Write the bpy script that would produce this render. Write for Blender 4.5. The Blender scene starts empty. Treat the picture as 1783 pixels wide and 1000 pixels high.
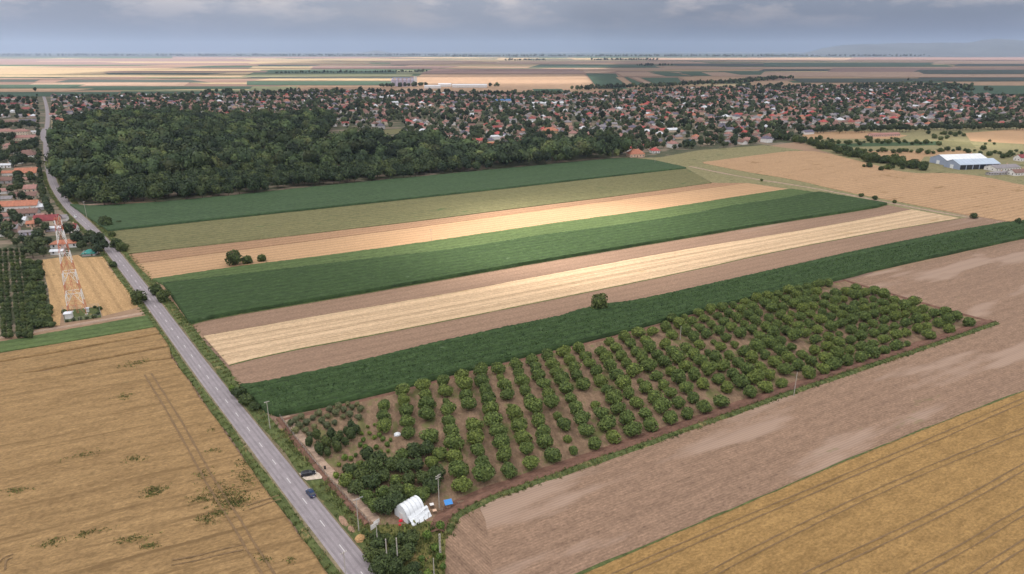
import bpy, math
import numpy as np
from mathutils import Vector, Matrix
from mathutils.geometry import tessellate_polygon

sc = bpy.context.scene
col = sc.collection
R = np.random.default_rng(11)

# ------------------------------------------------------------------ camera
PW, PH, FOC, HOR, CAMZ = 1783.0, 1000.0, 1783.0 * 24 / 36, 88.0, 118.0
PITCH = math.atan((500 - HOR) / FOC)
SP, CP = math.sin(PITCH), math.cos(PITCH)
cd = bpy.data.cameras.new('camera')
cam = bpy.data.objects.new('camera', cd); col.objects.link(cam)
cd.lens = 24; cd.sensor_width = 36; cd.clip_start = 1; cd.clip_end = 200000
cam.location = (0, 0, CAMZ); cam.rotation_euler = (math.radians(90) - PITCH, 0, 0)
sc.camera = cam

# ------------------------------------------------------------------ sun, sky, exposure
SUN_EL = math.radians(52); SUN_AZ = (-0.86, 0.51)
_n = math.hypot(*SUN_AZ); SAX, SAY = SUN_AZ[0] / _n, SUN_AZ[1] / _n
SUNV = Vector((math.cos(SUN_EL) * SAX, math.cos(SUN_EL) * SAY, math.sin(SUN_EL)))
sl = bpy.data.lights.new('sun', 'SUN'); sl.energy = 5.0; sl.angle = math.radians(0.6); sl.color = (1.0, 0.9, 0.82)
so = bpy.data.objects.new('sun', sl); col.objects.link(so)
so.rotation_euler = SUNV.to_track_quat('Z', 'Y').to_euler(); so.location = (-300, 300, 900)

SKY = (2.2, (14.1, 7.0, 3), 7.0, (1.1, 12.4, 4.1))
wd = bpy.data.worlds.new('World'); sc.world = wd; wd.use_nodes = True
def build_world():
    nt = wd.node_tree; nt.nodes.clear(); N = nt.nodes.new; L = nt.links.new
    def math_(op, a, b=None, clamp=False):
        n = N('ShaderNodeMath'); n.operation = op; n.use_clamp = clamp
        for i, v in enumerate((a, b)):
            if v is None: continue
            if isinstance(v, (int, float)): n.inputs[i].default_value = v
            else: L(v, n.inputs[i])
        return n.outputs[0]
    out = N('ShaderNodeOutputWorld'); bg = N('ShaderNodeBackground')
    tc = N('ShaderNodeTexCoord'); sx = N('ShaderNodeSeparateXYZ'); L(tc.outputs['Generated'], sx.inputs[0])
    z = math_('MAXIMUM', sx.outputs[2], 0.0)
    def noise(scale, detail, off, rough=0.55):
        mp = N('ShaderNodeMapping'); mp.inputs['Location'].default_value = off; mp.inputs['Scale'].default_value = (1, 1, 3.4)
        L(tc.outputs['Generated'], mp.inputs[0])
        n = N('ShaderNodeTexNoise'); n.inputs['Scale'].default_value = scale; n.inputs['Detail'].default_value = detail
        n.inputs['Roughness'].default_value = rough
        L(mp.outputs[0], n.inputs['Vector']); return n.outputs[0]
    def ramp(v, stops):
        r = N('ShaderNodeValToRGB'); L(v, r.inputs[0])
        e = r.color_ramp.elements
        while len(e) < len(stops): e.new(0.5)
        for k, (p, c) in enumerate(stops): e[k].position = p; e[k].color = (*c, 1)
        return r.outputs[0]
    big = noise(SKY[0], 5, SKY[1]); small = noise(SKY[2], 8, SKY[3], 0.62)
    # overcast: grey-blue body with paler and brighter cloud parts
    body = ramp(big, [(0.38, (0.13, 0.185, 0.31)), (0.5, (0.235, 0.285, 0.405)), (0.6, (0.44, 0.42, 0.47))])
    hi = ramp(small, [(0.47, (0, 0, 0)), (0.6, (1, 1, 1))])
    up = N('ShaderNodeMapRange'); L(z, up.inputs[0]); up.inputs[1].default_value = 0.025; up.inputs[2].default_value = 0.07
    mx = N('ShaderNodeMix'); mx.data_type = 'RGBA'; L(math_('MULTIPLY', math_('MULTIPLY', hi, up.outputs[0]), 0.62), mx.inputs[0])
    L(body, mx.inputs[6]); mx.inputs[7].default_value = (1.0, 0.86, 0.82, 1)
    # the overcast brightens towards the zenith
    zen = N('ShaderNodeMix'); zen.data_type = 'RGBA'; L(math_('POWER', z, 0.9), zen.inputs[0])
    L(mx.outputs[2], zen.inputs[6]); zen.inputs[7].default_value = (2.9, 2.83, 2.8, 1)
    sky = N('ShaderNodeTexSky'); sky.sky_type = 'NISHITA'; sky.sun_disc = False
    sky.sun_elevation = SUN_EL; sky.sun_rotation = math.atan2(SAX, SAY); sky.dust_density = 2.0
    sk = N('ShaderNodeMix'); sk.data_type = 'RGBA'; sk.blend_type = 'MULTIPLY'; sk.inputs[0].default_value = 1
    L(sky.outputs[0], sk.inputs[6]); sk.inputs[7].default_value = (0.06, 0.06, 0.06, 1)
    cov = N('ShaderNodeMix'); cov.data_type = 'RGBA'; cov.inputs[0].default_value = 0.86
    L(sk.outputs[2], cov.inputs[6]); L(zen.outputs[2], cov.inputs[7])
    L(cov.outputs[2], bg.inputs[0]); bg.inputs[1].default_value = 0.555; L(bg.outputs[0], out.inputs[0])
build_world()
vs = sc.view_settings
vs.view_transform = 'Standard'; vs.look = 'None'; vs.exposure = 0.85; vs.gamma = 1.0; vs.use_curve_mapping = False
sc.cycles.use_denoising = True
sc.cycles.max_bounces = 5; sc.cycles.diffuse_bounces = 3; sc.cycles.volume_bounces = 1; sc.cycles.transparent_max_bounces = 8
sc.cycles.sample_clamp_indirect = 4

# ------------------------------------------------------------------ helpers
def P(x, y, z=0.0):
    """photograph direction -> point on the level at height z"""
    u = (x - PW / 2) / FOC; v = (y - PH / 2) / FOC
    dz = -(SP + v * CP); t = (z - CAMZ) / dz
    return np.array([u * t, (CP - v * SP) * t])
def PL(pts): return np.array([P(*q) for q in pts])
def proj(X, Y, Z=0.0):
    X = np.asarray(X, float); Y = np.asarray(Y, float); q = np.asarray(Z, float) - CAMZ
    fw = Y * CP - q * SP; dn = -Y * SP - q * CP
    return PW / 2 + FOC * X / fw, PH / 2 + FOC * dn / fw
def ppm(y): return FOC * (SP + (y - 500) / FOC * CP) / CAMZ     # photo pixels per metre at that row

def hash2(i, j, s=0):
    n = np.sin(i * 127.1 + j * 311.7 + s * 74.7) * 43758.5453
    return n - np.floor(n)
def vnoise(x, y, s=0):
    x = np.asarray(x, float); y = np.asarray(y, float)
    i = np.floor(x); j = np.floor(y); a = x - i; b = y - j
    a = a * a * (3 - 2 * a); b = b * b * (3 - 2 * b)
    return (hash2(i, j, s) * (1 - a) * (1 - b) + hash2(i + 1, j, s) * a * (1 - b) + hash2(i, j + 1, s) * (1 - a) * b + hash2(i + 1, j + 1, s) * a * b)
def fbm(x, y, s=0, o=3):
    r = 0; a = .5
    for k in range(o): r = r + a * vnoise(x * 2 ** k, y * 2 ** k, s + k); a *= .5
    return r / (1 - .5 ** o)

def mesh(name, V, faces, mats=(), midx=None, smooth=False, tint=None):
    V = np.ascontiguousarray(V, dtype=np.float32)
    me = bpy.data.meshes.new(name)
    if not isinstance(faces, (list, tuple)) or np.ndim(faces[0]) == 1: faces = [np.asarray(faces)]
    faces = [np.asarray(f, dtype=np.int32) for f in faces if len(f)]
    n = sum(len(f) for f in faces); nl = sum(f.size for f in faces)
    me.vertices.add(len(V)); me.vertices.foreach_set('co', V.ravel())
    me.loops.add(nl); me.polygons.add(n)
    me.loops.foreach_set('vertex_index', np.concatenate([f.ravel() for f in faces]))
    st = []; o = 0
    for f in faces:
        st.append(o + np.arange(len(f)) * f.shape[1]); o += f.size
    me.polygons.foreach_set('loop_start', np.concatenate(st).astype(np.int32))
    for m in mats: me.materials.append(m)
    if midx is not None: me.polygons.foreach_set('material_index', np.asarray(midx, dtype=np.int32))
    if smooth: me.polygons.foreach_set('use_smooth', np.ones(n, dtype=bool))
    me.update(calc_edges=True)
    if tint is not None:
        at = me.attributes.new('tint', 'FLOAT', 'FACE'); at.data.foreach_set('value', np.asarray(tint, np.float32))
    return me
def tag(o, label=None, cat=None, group=None, kind=None):
    if label: o['label'] = label
    if cat: o['category'] = cat
    if group: o['group'] = group
    if kind: o['kind'] = kind
    return o
def obj(name, me, parent=None, loc=None, rz=None, sca=None):
    o = bpy.data.objects.new(name, me); col.objects.link(o)
    if parent is not None: o.parent = parent
    if loc is not None: o.location = loc
    if rz is not None: o.rotation_euler = (0, 0, rz)
    if sca is not None: o.scale = sca if hasattr(sca, '__len__') else (sca, sca, sca)
    return o
def empty(name, x, y, z=0, rz=0):
    o = bpy.data.objects.new(name, None); col.objects.link(o); o.location = (x, y, z); o.rotation_euler = (0, 0, rz)
    o.empty_display_size = .5
    return o
def struct(name, me): return tag(obj(name, me), kind='structure')
def copy_tree(o, parent=None):
    c = o.copy(); col.objects.link(c); c.parent = parent
    for ch in list(o.children): copy_tree(ch, c)
    return c

class MB:                                    # collects boxes, tubes and quads for one mesh
    def __init__(s): s.V = []; s.F = []; s.n = 0
    def add(s, V, F):
        V = np.asarray(V, float)
        s.V.append(V); s.F += [tuple(int(i) + s.n for i in f) for f in F]; s.n += len(V); return s
    def box(s, x0, x1, y0, y1, z0, z1):
        return s.add([(x0,y0,z0),(x1,y0,z0),(x1,y1,z0),(x0,y1,z0),(x0,y0,z1),(x1,y0,z1),(x1,y1,z1),(x0,y1,z1)],
                     [(0,3,2,1),(4,5,6,7),(0,1,5,4),(1,2,6,5),(2,3,7,6),(3,0,4,7)])
    def tube(s, a, b, r0, r1=None, n=6, cap=True):
        a = Vector(a); b = Vector(b); r1 = r0 if r1 is None else r1
        d = (b - a).normalized(); u = d.orthogonal().normalized(); w = d.cross(u)
        V = []
        for c, r in ((a, r0), (b, r1)):
            for k in range(n):
                t = 2 * math.pi * (k + .5) / n; V.append(c + u * math.cos(t) * r + w * math.sin(t) * r)
        F = [(k, (k + 1) % n, n + (k + 1) % n, n + k) for k in range(n)]
        if cap: F += [tuple(range(n - 1, -1, -1)), tuple(range(n, 2 * n))]
        return s.add([tuple(v) for v in V], F)
    def mesh(s, name, mat, smooth=False):
        me = bpy.data.meshes.new(name); V = np.concatenate(s.V)
        me.from_pydata(V.tolist(), [], s.F); me.materials.append(mat)
        if smooth: me.polygons.foreach_set('use_smooth', np.ones(len(me.polygons), dtype=bool))
        return me
    def build(s, name, mat, parent=None, smooth=False, **k): return obj(name, s.mesh(name, mat, smooth), parent, **k)

_ones = 'zeroth first second third fourth fifth sixth seventh eighth ninth tenth eleventh twelfth thirteenth fourteenth fifteenth sixteenth seventeenth eighteenth nineteenth'.split()
_tens = {20: 'twent', 30: 'thirt', 40: 'fort', 50: 'fift', 60: 'sixt', 70: 'sevent', 80: 'eight', 90: 'ninet'}
def ordn(n):
    if n < 20: return _ones[n]
    if n >= 100: return 'hundred-and-' + ordn(n - 100) if n > 100 else 'hundredth'
    t, u = n // 10 * 10, n % 10
    return _tens[t] + 'ieth' if u == 0 else _tens[t] + 'y-' + _ones[u]

def inside(px, py, poly):
    px = np.asarray(px, float); py = np.asarray(py, float); r = np.zeros(px.shape, bool); n = len(poly)
    for k in range(n):
        x0, y0 = poly[k]; x1, y1 = poly[(k + 1) % n]
        c = (y0 > py) != (y1 > py)
        with np.errstate(divide='ignore', invalid='ignore'):
            r ^= c & (px < (x1 - x0) * (py - y0) / (y1 - y0) + x0)
    return r
def resample(line, n):
    line = np.asarray(line, float)
    d = np.r_[0, np.cumsum(np.hypot(*np.diff(line, axis=0).T))]
    t = np.linspace(0, d[-1], n)
    return np.c_[np.interp(t, d, line[:, 0]), np.interp(t, d, line[:, 1])]
def smooth_line(pts, step=4.0, it=2):
    l = np.asarray(pts, float)
    for _ in range(it):                       # Chaikin
        q = l[:-1] * .75 + l[1:] * .25; r = l[:-1] * .25 + l[1:] * .75
        m = np.empty((2 * len(q), 2)); m[0::2] = q; m[1::2] = r
        l = np.vstack([l[:1], m, l[-1:]])
    n = int(np.hypot(*np.diff(l, axis=0).T).sum() / step) + 2
    return resample(l, n)
def normals2(l):
    t = np.gradient(l, axis=0); t /= np.hypot(t[:, 0], t[:, 1])[:, None] + 1e-9
    return np.c_[t[:, 1], -t[:, 0]]           # to the right of the direction of travel
STRIP = math.atan2(0.489, 0.872)              # direction in which the field strips run
ROADD = math.atan2(0.79, -0.613)

# ------------------------------------------------------------------ materials
class G:
    def __init__(s, name):
        s.m = bpy.data.materials.new(name); s.m.use_nodes = True; s.nt = s.m.node_tree
        s.b = s.nt.nodes['Principled BSDF']; s.b.inputs['Roughness'].default_value = .9; s.b.inputs['Specular IOR Level'].default_value = .15
    def N(s, t): return s.nt.nodes.new(t)
    def L(s, a, b): s.nt.links.new(a, b)
    def coord(s, rot=0.0, sca=(1, 1, 1), src='Object', loc=(0, 0, 0)):
        t = s.N('ShaderNodeTexCoord'); m1 = s.N('ShaderNodeMapping'); m1.inputs['Rotation'].default_value = (0, 0, -rot); m1.inputs['Location'].default_value = loc
        m2 = s.N('ShaderNodeMapping'); m2.inputs['Scale'].default_value = sca
        s.L(t.outputs[src], m1.inputs[0]); s.L(m1.outputs[0], m2.inputs[0]); return m2.outputs[0]
    def noise(s, vec, scale, detail=3, rough=.55):
        n = s.N('ShaderNodeTexNoise'); n.inputs['Scale'].default_value = scale; n.inputs['Detail'].default_value = detail; n.inputs['Roughness'].default_value = rough
        s.L(vec, n.inputs['Vector']); return n.outputs[0]
    def ramp(s, v, stops):
        r = s.N('ShaderNodeValToRGB'); s.L(v, r.inputs[0]); e = r.color_ramp.elements
        while len(e) < len(stops): e.new(.5)
        for k, (p, c) in enumerate(stops): e[k].position = p; e[k].color = (*(c if hasattr(c, '__len__') else (c, c, c)), 1)
        return r.outputs[0]
    def mix(s, f, a, b, mode='MIX'):
        n = s.N('ShaderNodeMix'); n.data_type = 'RGBA'; n.blend_type = mode
        for i, v in ((0, f), (6, a), (7, b)):
            if isinstance(v, (int, float)): n.inputs[i].default_value = v
            elif isinstance(v, tuple): n.inputs[i].default_value = (*v, 1)
            else: s.L(v, n.inputs[i])
        return n.outputs[2]
    def mth(s, op, a, b):
        n = s.N('ShaderNodeMath'); n.operation = op
        for i, v in enumerate((a, b)):
            if isinstance(v, (int, float)): n.inputs[i].default_value = v
            else: s.L(v, n.inputs[i])
        return n.outputs[0]
    def bump(s, v, dist, strength=.6):
        n = s.N('ShaderNodeBump'); n.inputs['Strength'].default_value = strength; n.inputs['Distance'].default_value = dist
        s.L(v, n.inputs['Height']); s.L(n.outputs[0], s.b.inputs['Normal'])
    def color(s, c):
        if isinstance(c, tuple): s.b.inputs['Base Color'].default_value = (*c, 1)
        else: s.L(c, s.b.inputs['Base Color'])
        return s.m
def shade(c, k): return tuple(min(1, v * k) for v in c)
def plain(name, c, rough=.7, var=.12, scale=2.0, metal=0.0, spec=.3):
    g = G(name); g.b.inputs['Roughness'].default_value = rough; g.b.inputs['Metallic'].default_value = metal; g.b.inputs['Specular IOR Level'].default_value = spec
    n = g.noise(g.coord(), scale, 4)
    return g.color(g.ramp(n, [(.3, shade(c, 1 - var)), (.7, shade(c, 1 + var))]))
def fieldmat(name, c, c2, ang=STRIP, fine=1.4, stretch=7, row=0.0, rowc=.15, bump=.12, patch=None, var=.5, speck=None, streak=None, passes=.28):
    """crop or soil: broad drifts along the drilling direction, medium blotches, fine grain and drill rows"""
    g = G(name)
    drift = g.noise(g.coord(ang, (1 / stretch, 1, 1)), .09, 4, .6)
    med = g.noise(g.coord(ang, (.35, 1, 1)), .55, 4, .65)
    fin = g.noise(g.coord(ang, (.6, 1, 1)), fine, 6, .75)
    k = g.ramp(drift, [(.28, c2), (.72, c)])
    k = g.mix(var, k, g.ramp(med, [(.3, shade(c2, .8)), (.7, shade(c, 1.15))]))
    f2 = g.ramp(fin, [(.3, .5), (.5, 1.0), (.7, 1.45)])
    k = g.mix(.8, k, f2, 'MULTIPLY')
    if patch:
        pc, sc_, lo, hi = patch
        pn = g.noise(g.coord(ang, (.22, 1, 1), loc=(37, 91, 0)), sc_, 5, .5)
        pf = g.ramp(pn, [(lo, 0.0), (hi, 1.0)])
        k = g.mix(pf, k, pc)
    if speck:
        pc, sc_, lo = speck
        pn = g.noise(g.coord(ang, (.5, 1, 1), loc=(5, 9, 3)), sc_, 5, .65)
        k = g.mix(g.ramp(pn, [(lo, 0.0), (lo + .08, .85)]), k, pc)
    if streak:                                # lodged lines along the drilling direction
        sn = g.noise(g.coord(ang, (.035, 1, 1), loc=(3, 17, 0)), .42, 5, .6)
        k = g.mix(g.ramp(sn, [(.57, 0.0), (.66, .75)]), k, streak)
    if row > 0:
        w = g.N('ShaderNodeTexWave'); w.bands_direction = 'Y'; w.inputs['Scale'].default_value = .314 / row
        w.inputs['Distortion'].default_value = .6; w.inputs['Detail'].default_value = 2; w.inputs['Detail Scale'].default_value = .3
        g.L(g.coord(ang), w.inputs['Vector'])
        k = g.mix(rowc, k, g.ramp(w.outputs[1], [(.1, .35), (.9, 1.15)]), 'MULTIPLY')
    w = g.N('ShaderNodeTexWave'); w.bands_direction = 'Y'; w.inputs['Scale'].default_value = .314 / 5.6
    w.inputs['Distortion'].default_value = 1.6; w.inputs['Detail'].default_value = 3; w.inputs['Detail Scale'].default_value = .12
    g.L(g.coord(ang, (.25, 1, 1)), w.inputs['Vector'])
    k = g.mix(passes, k, g.ramp(w.outputs[1], [(.05, .45), (.35, 1.0), (1, 1.12)]), 'MULTIPLY')
    g.bump(fin, bump, .7)
    return g.color(k)
SOIL = (.29, .192, .132); SOIL2 = (.21, .137, .094); SOILP = (.35, .248, .186)
M = {}
M['soil'] = fieldmat('ploughed_soil', SOIL, SOIL2, row=.9, rowc=.16, passes=.1, patch=(shade(SOILP, .95), .05, .535, .60), var=.55, speck=((.17, .16, .07), .045, .66))
M['soil_head'] = fieldmat('headland_soil', SOIL, SOIL2, ang=ROADD, row=.7, rowc=.22, var=.4)
M['soil2'] = fieldmat('harrowed_soil', shade(SOIL, 1.02), shade(SOIL2, 1.1), row=1.2, rowc=.2, passes=.14, patch=(shade(SOILP, .95), .03, .6, .7), var=.3)
M['soil_strip'] = fieldmat('stubble_soil', (.40, .245, .14), (.33, .2, .12), row=1.5, rowc=.5, var=.3)
M['gold'] = fieldmat('golden_wheat', (.33, .205, .08), (.235, .143, .054), fine=1.5, row=.0, passes=.1, var=.6, bump=.3, speck=((.13, .12, .035), .35, .68))
M['gold_left'] = fieldmat('ripe_wheat', (.325, .21, .098), (.22, .138, .062), ang=math.atan2(.42, .9), fine=1.3, stretch=6, passes=.15, var=.6, bump=.3, speck=((.13, .11, .05), .2, .68), streak=(.16, .10, .045))
M['pale'] = fieldmat('pale_stubble', (.575, .42, .268), (.49, .35, .215), row=4.0, rowc=.05, var=.35, fine=2, speck=((.42, .29, .15), .1, .62))
M['tan'] = fieldmat('tan_stubble', (.45, .29, .165), (.37, .235, .13), row=2.5, rowc=.12, var=.3, speck=((.26, .16, .075), .08, .6))
M['orange'] = fieldmat('orange_stubble', (.47, .30, .17), (.40, .255, .14), row=3, rowc=.12, var=.2, fine=2)
M['tower_field'] = fieldmat('cut_wheat', (.46, .30, .15), (.38, .24, .115), ang=ROADD, row=2.2, rowc=.06, var=.5, speck=((.25, .16, .08), .12, .64))
M['maize'] = fieldmat('maize', (.056, .096, .034), (.029, .056, .02), fine=1.3, row=.75, rowc=.35, bump=.4, var=.75, speck=((.10, .145, .075), .3, .63))
M['maize_far'] = fieldmat('maize_far', (.066, .11, .05), (.044, .08, .036), fine=.5, row=1.5, rowc=.3, bump=.3, var=.45)
M['sunflower'] = fieldmat('sunflower_leaf', (.098, .142, .05), (.07, .108, .04), fine=.8, row=1.2, rowc=.25, bump=.3, var=.5)
M['olive'] = fieldmat('olive_meadow', (.185, .17, .08), (.12, .122, .055), fine=.9, stretch=10, var=.55, bump=.2, speck=((.06, .10, .035), .1, .63))
M['meadow'] = fieldmat('dry_meadow', (.27, .235, .125), (.17, .165, .075), ang=.2, fine=.5, var=.6, bump=.2, speck=((.05, .085, .03), .08, .6))
M['strip_green'] = fieldmat('green_strip', (.105, .145, .05), (.07, .11, .04), ang=.48, fine=1, var=.5, bump=.2)
M['verge'] = fieldmat('verge_grass', (.12, .14, .05), (.065, .09, .033), ang=ROADD, fine=1.3, stretch=3, var=.7, bump=.3, speck=((.26, .2, .09), .25, .6))
M['orchard_floor'] = fieldmat('orchard_floor', (.24, .16, .105), (.18, .122, .078), ang=ROADD - .5, fine=1.2, stretch=4, var=.5, bump=.15, speck=((.13, .135, .05), .2, .54))
M['scrub_floor'] = fieldmat('scrub_floor', (.17, .15, .05), (.10, .12, .04), ang=1, fine=1, stretch=2, var=.7, bump=.3, speck=((.30, .18, .09), .15, .58))
M['bank'] = fieldmat('earth_bank', (.19, .105, .075), (.13, .072, .052), fine=1.2, var=.5, bump=.2)
M['dirt'] = fieldmat('dirt_track', (.40, .29, .22), (.30, .215, .16), fine=1.3, var=.5, bump=.06)
M['village_ground'] = fieldmat('village_ground', (.10, .105, .06), (.06, .07, .04), ang=.55, fine=.3, stretch=2, var=.6, bump=.2, speck=((.26, .20, .15), .05, .5))
M['shoulder'] = fieldmat('road_shoulder', (.24, .19, .12), (.15, .135, .075), ang=ROADD, fine=1.5, var=.6, bump=.05)
M['rut'] = plain('wheel_rut', (.18, .115, .058), .9, .25, .8)
M['gravel'] = plain('pale_gravel', (.52, .44, .36), .9, .2, 1.2)

def road_mat():
    g = G('asphalt'); g.b.inputs['Roughness'].default_value = .8
    a = g.noise(g.coord(ROADD, (.03, 1, 1)), .9, 4, .6); b = g.noise(g.coord(), .25, 4, .6); c = g.noise(g.coord(), 3, 3)
    k = g.ramp(a, [(.3, (.24, .215, .228)), (.7, (.315, .282, .298))])
    k = g.mix(.5, k, g.ramp(b, [(.35, (.225, .2, .212)), (.65, (.33, .295, .31))]))
    k = g.mix(.4, k, g.ramp(c, [(.3, .75), (.7, 1.2)]), 'MULTIPLY')
    return g.color(k)
M['asphalt'] = road_mat()
M['roadpaint'] = plain('road_paint', (.54, .52, .52), .7, .12, 1.5)

def ground_mat():
    """the plain: patchwork of far fields, grass and soil in long plots"""
    g = G('plain_ground')
    v = g.N('ShaderNodeTexVoronoi'); v.inputs['Scale'].default_value = 1.0; v.inputs['Randomness'].default_value = .9
    g.L(g.coord(.16, (1 / 1500, 1 / 520, 0)), v.inputs['Vector'])
    sep = g.N('ShaderNodeSeparateColor'); g.L(v.outputs['Color'], sep.inputs[0])
    k = g.ramp(sep.outputs[0], [(0, (.06, .10, .05)), (.2, (.045, .085, .05)), (.26, (.30, .20, .13)), (.5, (.36, .25, .15)), (.56, (.23, .15, .115)), (.74, (.25, .165, .12)), (.79, (.46, .36, .21)), (1.0, (.50, .39, .22))])
    rc = k.node; rc.color_ramp.interpolation = 'CONSTANT'
    n = g.noise(g.coord(.16, (.2, 1, 1)), .01, 4); k = g.mix(.5, k, g.ramp(n, [(.3, .7), (.7, 1.25)]), 'MULTIPLY')
    f = g.noise(g.coord(), .4, 4); k = g.mix(.5, k, g.ramp(f, [(.3, .75), (.7, 1.2)]), 'MULTIPLY')
    return g.color(k)
M['ground'] = ground_mat()

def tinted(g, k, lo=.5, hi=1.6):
    """every leaf clump has its own tone; crown cores a fixed shade-dark one"""
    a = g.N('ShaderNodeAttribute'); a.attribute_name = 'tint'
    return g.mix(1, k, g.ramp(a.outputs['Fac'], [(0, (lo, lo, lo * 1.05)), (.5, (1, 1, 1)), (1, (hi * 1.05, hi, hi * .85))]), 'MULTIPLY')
def leafmat(name, c, c2, hue=.0, ns=.9, val=.45):
    g = G(name); g.b.inputs['Roughness'].default_value = .65; g.b.inputs['Specular IOR Level'].default_value = .2
    n = g.noise(g.coord(), ns, 3, .6)
    k = tinted(g, g.ramp(n, [(.3, c2), (.7, c)]))
    oi = g.N('ShaderNodeObjectInfo')
    k = g.mix(1, k, g.ramp(oi.outputs['Random'], [(0, (1 - val * .6, 1 - val * .5, 1 - val * .4)), (.5, (1, 1, 1)), (1, (1 + val * .9, 1 + val * .6, 1 + val * .2))]), 'MULTIPLY')
    return g.color(k)
M['leaf_orchard'] = leafmat('orchard_leaf', (.135, .178, .048), (.066, .1, .029), val=.35)
M['leaf_dark'] = leafmat('dark_leaf', (.08, .11, .038), (.04, .062, .023), ns=.5)
M['leaf_forest'] = leafmat('forest_leaf', (.064, .092, .038), (.03, .049, .023), ns=.3, val=.7)
M['leaf_town'] = leafmat('town_leaf', (.062, .086, .042), (.032, .05, .026), ns=.3, val=.5)
M['leaf_grey'] = leafmat('grey_green_leaf', (.15, .165, .085), (.085, .10, .045), ns=1.5)
M['leaf_fresh'] = leafmat('fresh_leaf', (.13, .19, .04), (.07, .12, .025), ns=1.2)
def mass_leaf(name, stops, sc_):
    g = G(name); n = g.noise(g.coord(), sc_, 2, .5); f = g.noise(g.coord(), .5, 3)
    g.b.inputs['Roughness'].default_value = .7
    return g.color(tinted(g, g.mix(.6, g.ramp(n, stops), g.ramp(f, [(.3, .55), (.7, 1.35)]), 'MULTIPLY'), .45, 1.9))
M['forest_mass'] = mass_leaf('forest_canopy', [(.25, (.03, .048, .027)), (.42, (.044, .068, .034)), (.55, (.062, .088, .038)), (.66, (.09, .106, .044)), (.76, (.09, .088, .058))], .035)
M['town_mass'] = mass_leaf('town_canopy', [(.3, (.036, .052, .03)), (.5, (.055, .075, .04)), (.7, (.08, .092, .05))], .05)
M['grass_mass'] = mass_leaf('grass_blade', [(.3, (.06, .09, .03)), (.5, (.11, .135, .045)), (.7, (.20, .18, .08))], .18)
M['maize_leaf'] = mass_leaf('maize_leaf', [(.3, (.04, .075, .03)), (.7, (.075, .12, .05))], .2)
M['weed'] = mass_leaf('weed_leaf', [(.3, (.10, .125, .042)), (.7, (.18, .17, .065))], .2)
M['bark'] = plain('bark', (.10, .075, .055), .95, .3, 3)

for k, c in dict(red=(.29, .085, .075), maroon=(.22, .045, .05), orange=(.42, .17, .105), brown=(.20, .115, .095), rose=(.33, .175, .15), grey=(.24, .22, .23), slate=(.13, .12, .16), palemetal=(.62, .64, .68), blue=(.10, .20, .42), teal=(.04, .22, .19), fire=(.42, .09, .08)).items():
    M['roof_' + k] = plain('roof_' + k, c, .75, .2, .6)
for k, c in dict(white=(.72, .70, .68), cream=(.62, .52, .40), pink=(.58, .38, .33), ochre=(.5, .34, .17), grey=(.40, .38, .38), lilac=(.5, .46, .56), peach=(.62, .42, .30)).items():
    M['wall_' + k] = plain('wall_' + k, c, .85, .12, .5)
M['glass'] = plain('window_glass', (.03, .035, .045), .15, .2, 1, spec=.5)
M['wood'] = plain('weathered_wood', (.16, .11, .075), .9, .25, 2)
M['concrete'] = plain('concrete', (.42, .39, .35), .9, .15, 1.5)
M['steel'] = plain('galvanised_steel', (.45, .46, .48), .45, .1, 2, metal=.6)
M['tower_red'] = plain('tower_red_paint', (.55, .19, .12), .6, .1, 1)
M['tower_white'] = plain('tower_white_paint', (.8, .8, .8), .6, .06, 1)
M['barn_blue'] = plain('barn_sheet', (.30, .35, .46), .55, .06, .3)
M['barn_roof'] = plain('barn_roof_sheet', (.42, .50, .60), .5, .06, .15)
M['barn_white'] = plain('barn_white_roof', (.72, .74, .76), .5, .06, .15)
M['rubber'] = plain('rubber', (.02, .02, .02), .8)
M['carblue'] = plain('car_blue_paint', (.02, .04, .10), .3, .03, 1, spec=.6)
M['carblack'] = plain('car_black_paint', (.012, .013, .02), .3, .03, 1, spec=.6)
M['carwhite'] = plain('car_white_paint', (.75, .75, .76), .3, .03, 1, spec=.6)
M['lamp_red'] = plain('tail_lamp', (.35, .02, .02), .3); M['lamp_clear'] = plain('head_lamp', (.75, .75, .75), .2)
M['blue_tarp'] = plain('blue_tarp', (.06, .24, .58), .5, .1, 2)
M['red_cloth'] = plain('red_cloth', (.62, .03, .05), .7, .1, 2)
M['brick_rubble'] = plain('brick_rubble', (.30, .19, .13), .9, .3, 2)
M['hay'] = plain('old_hay', (.42, .26, .12), .95, .25, 2)
M['plastic'] = plain('greenhouse_film', (.72, .75, .78), .35, .08, 1.5, spec=.4)

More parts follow.
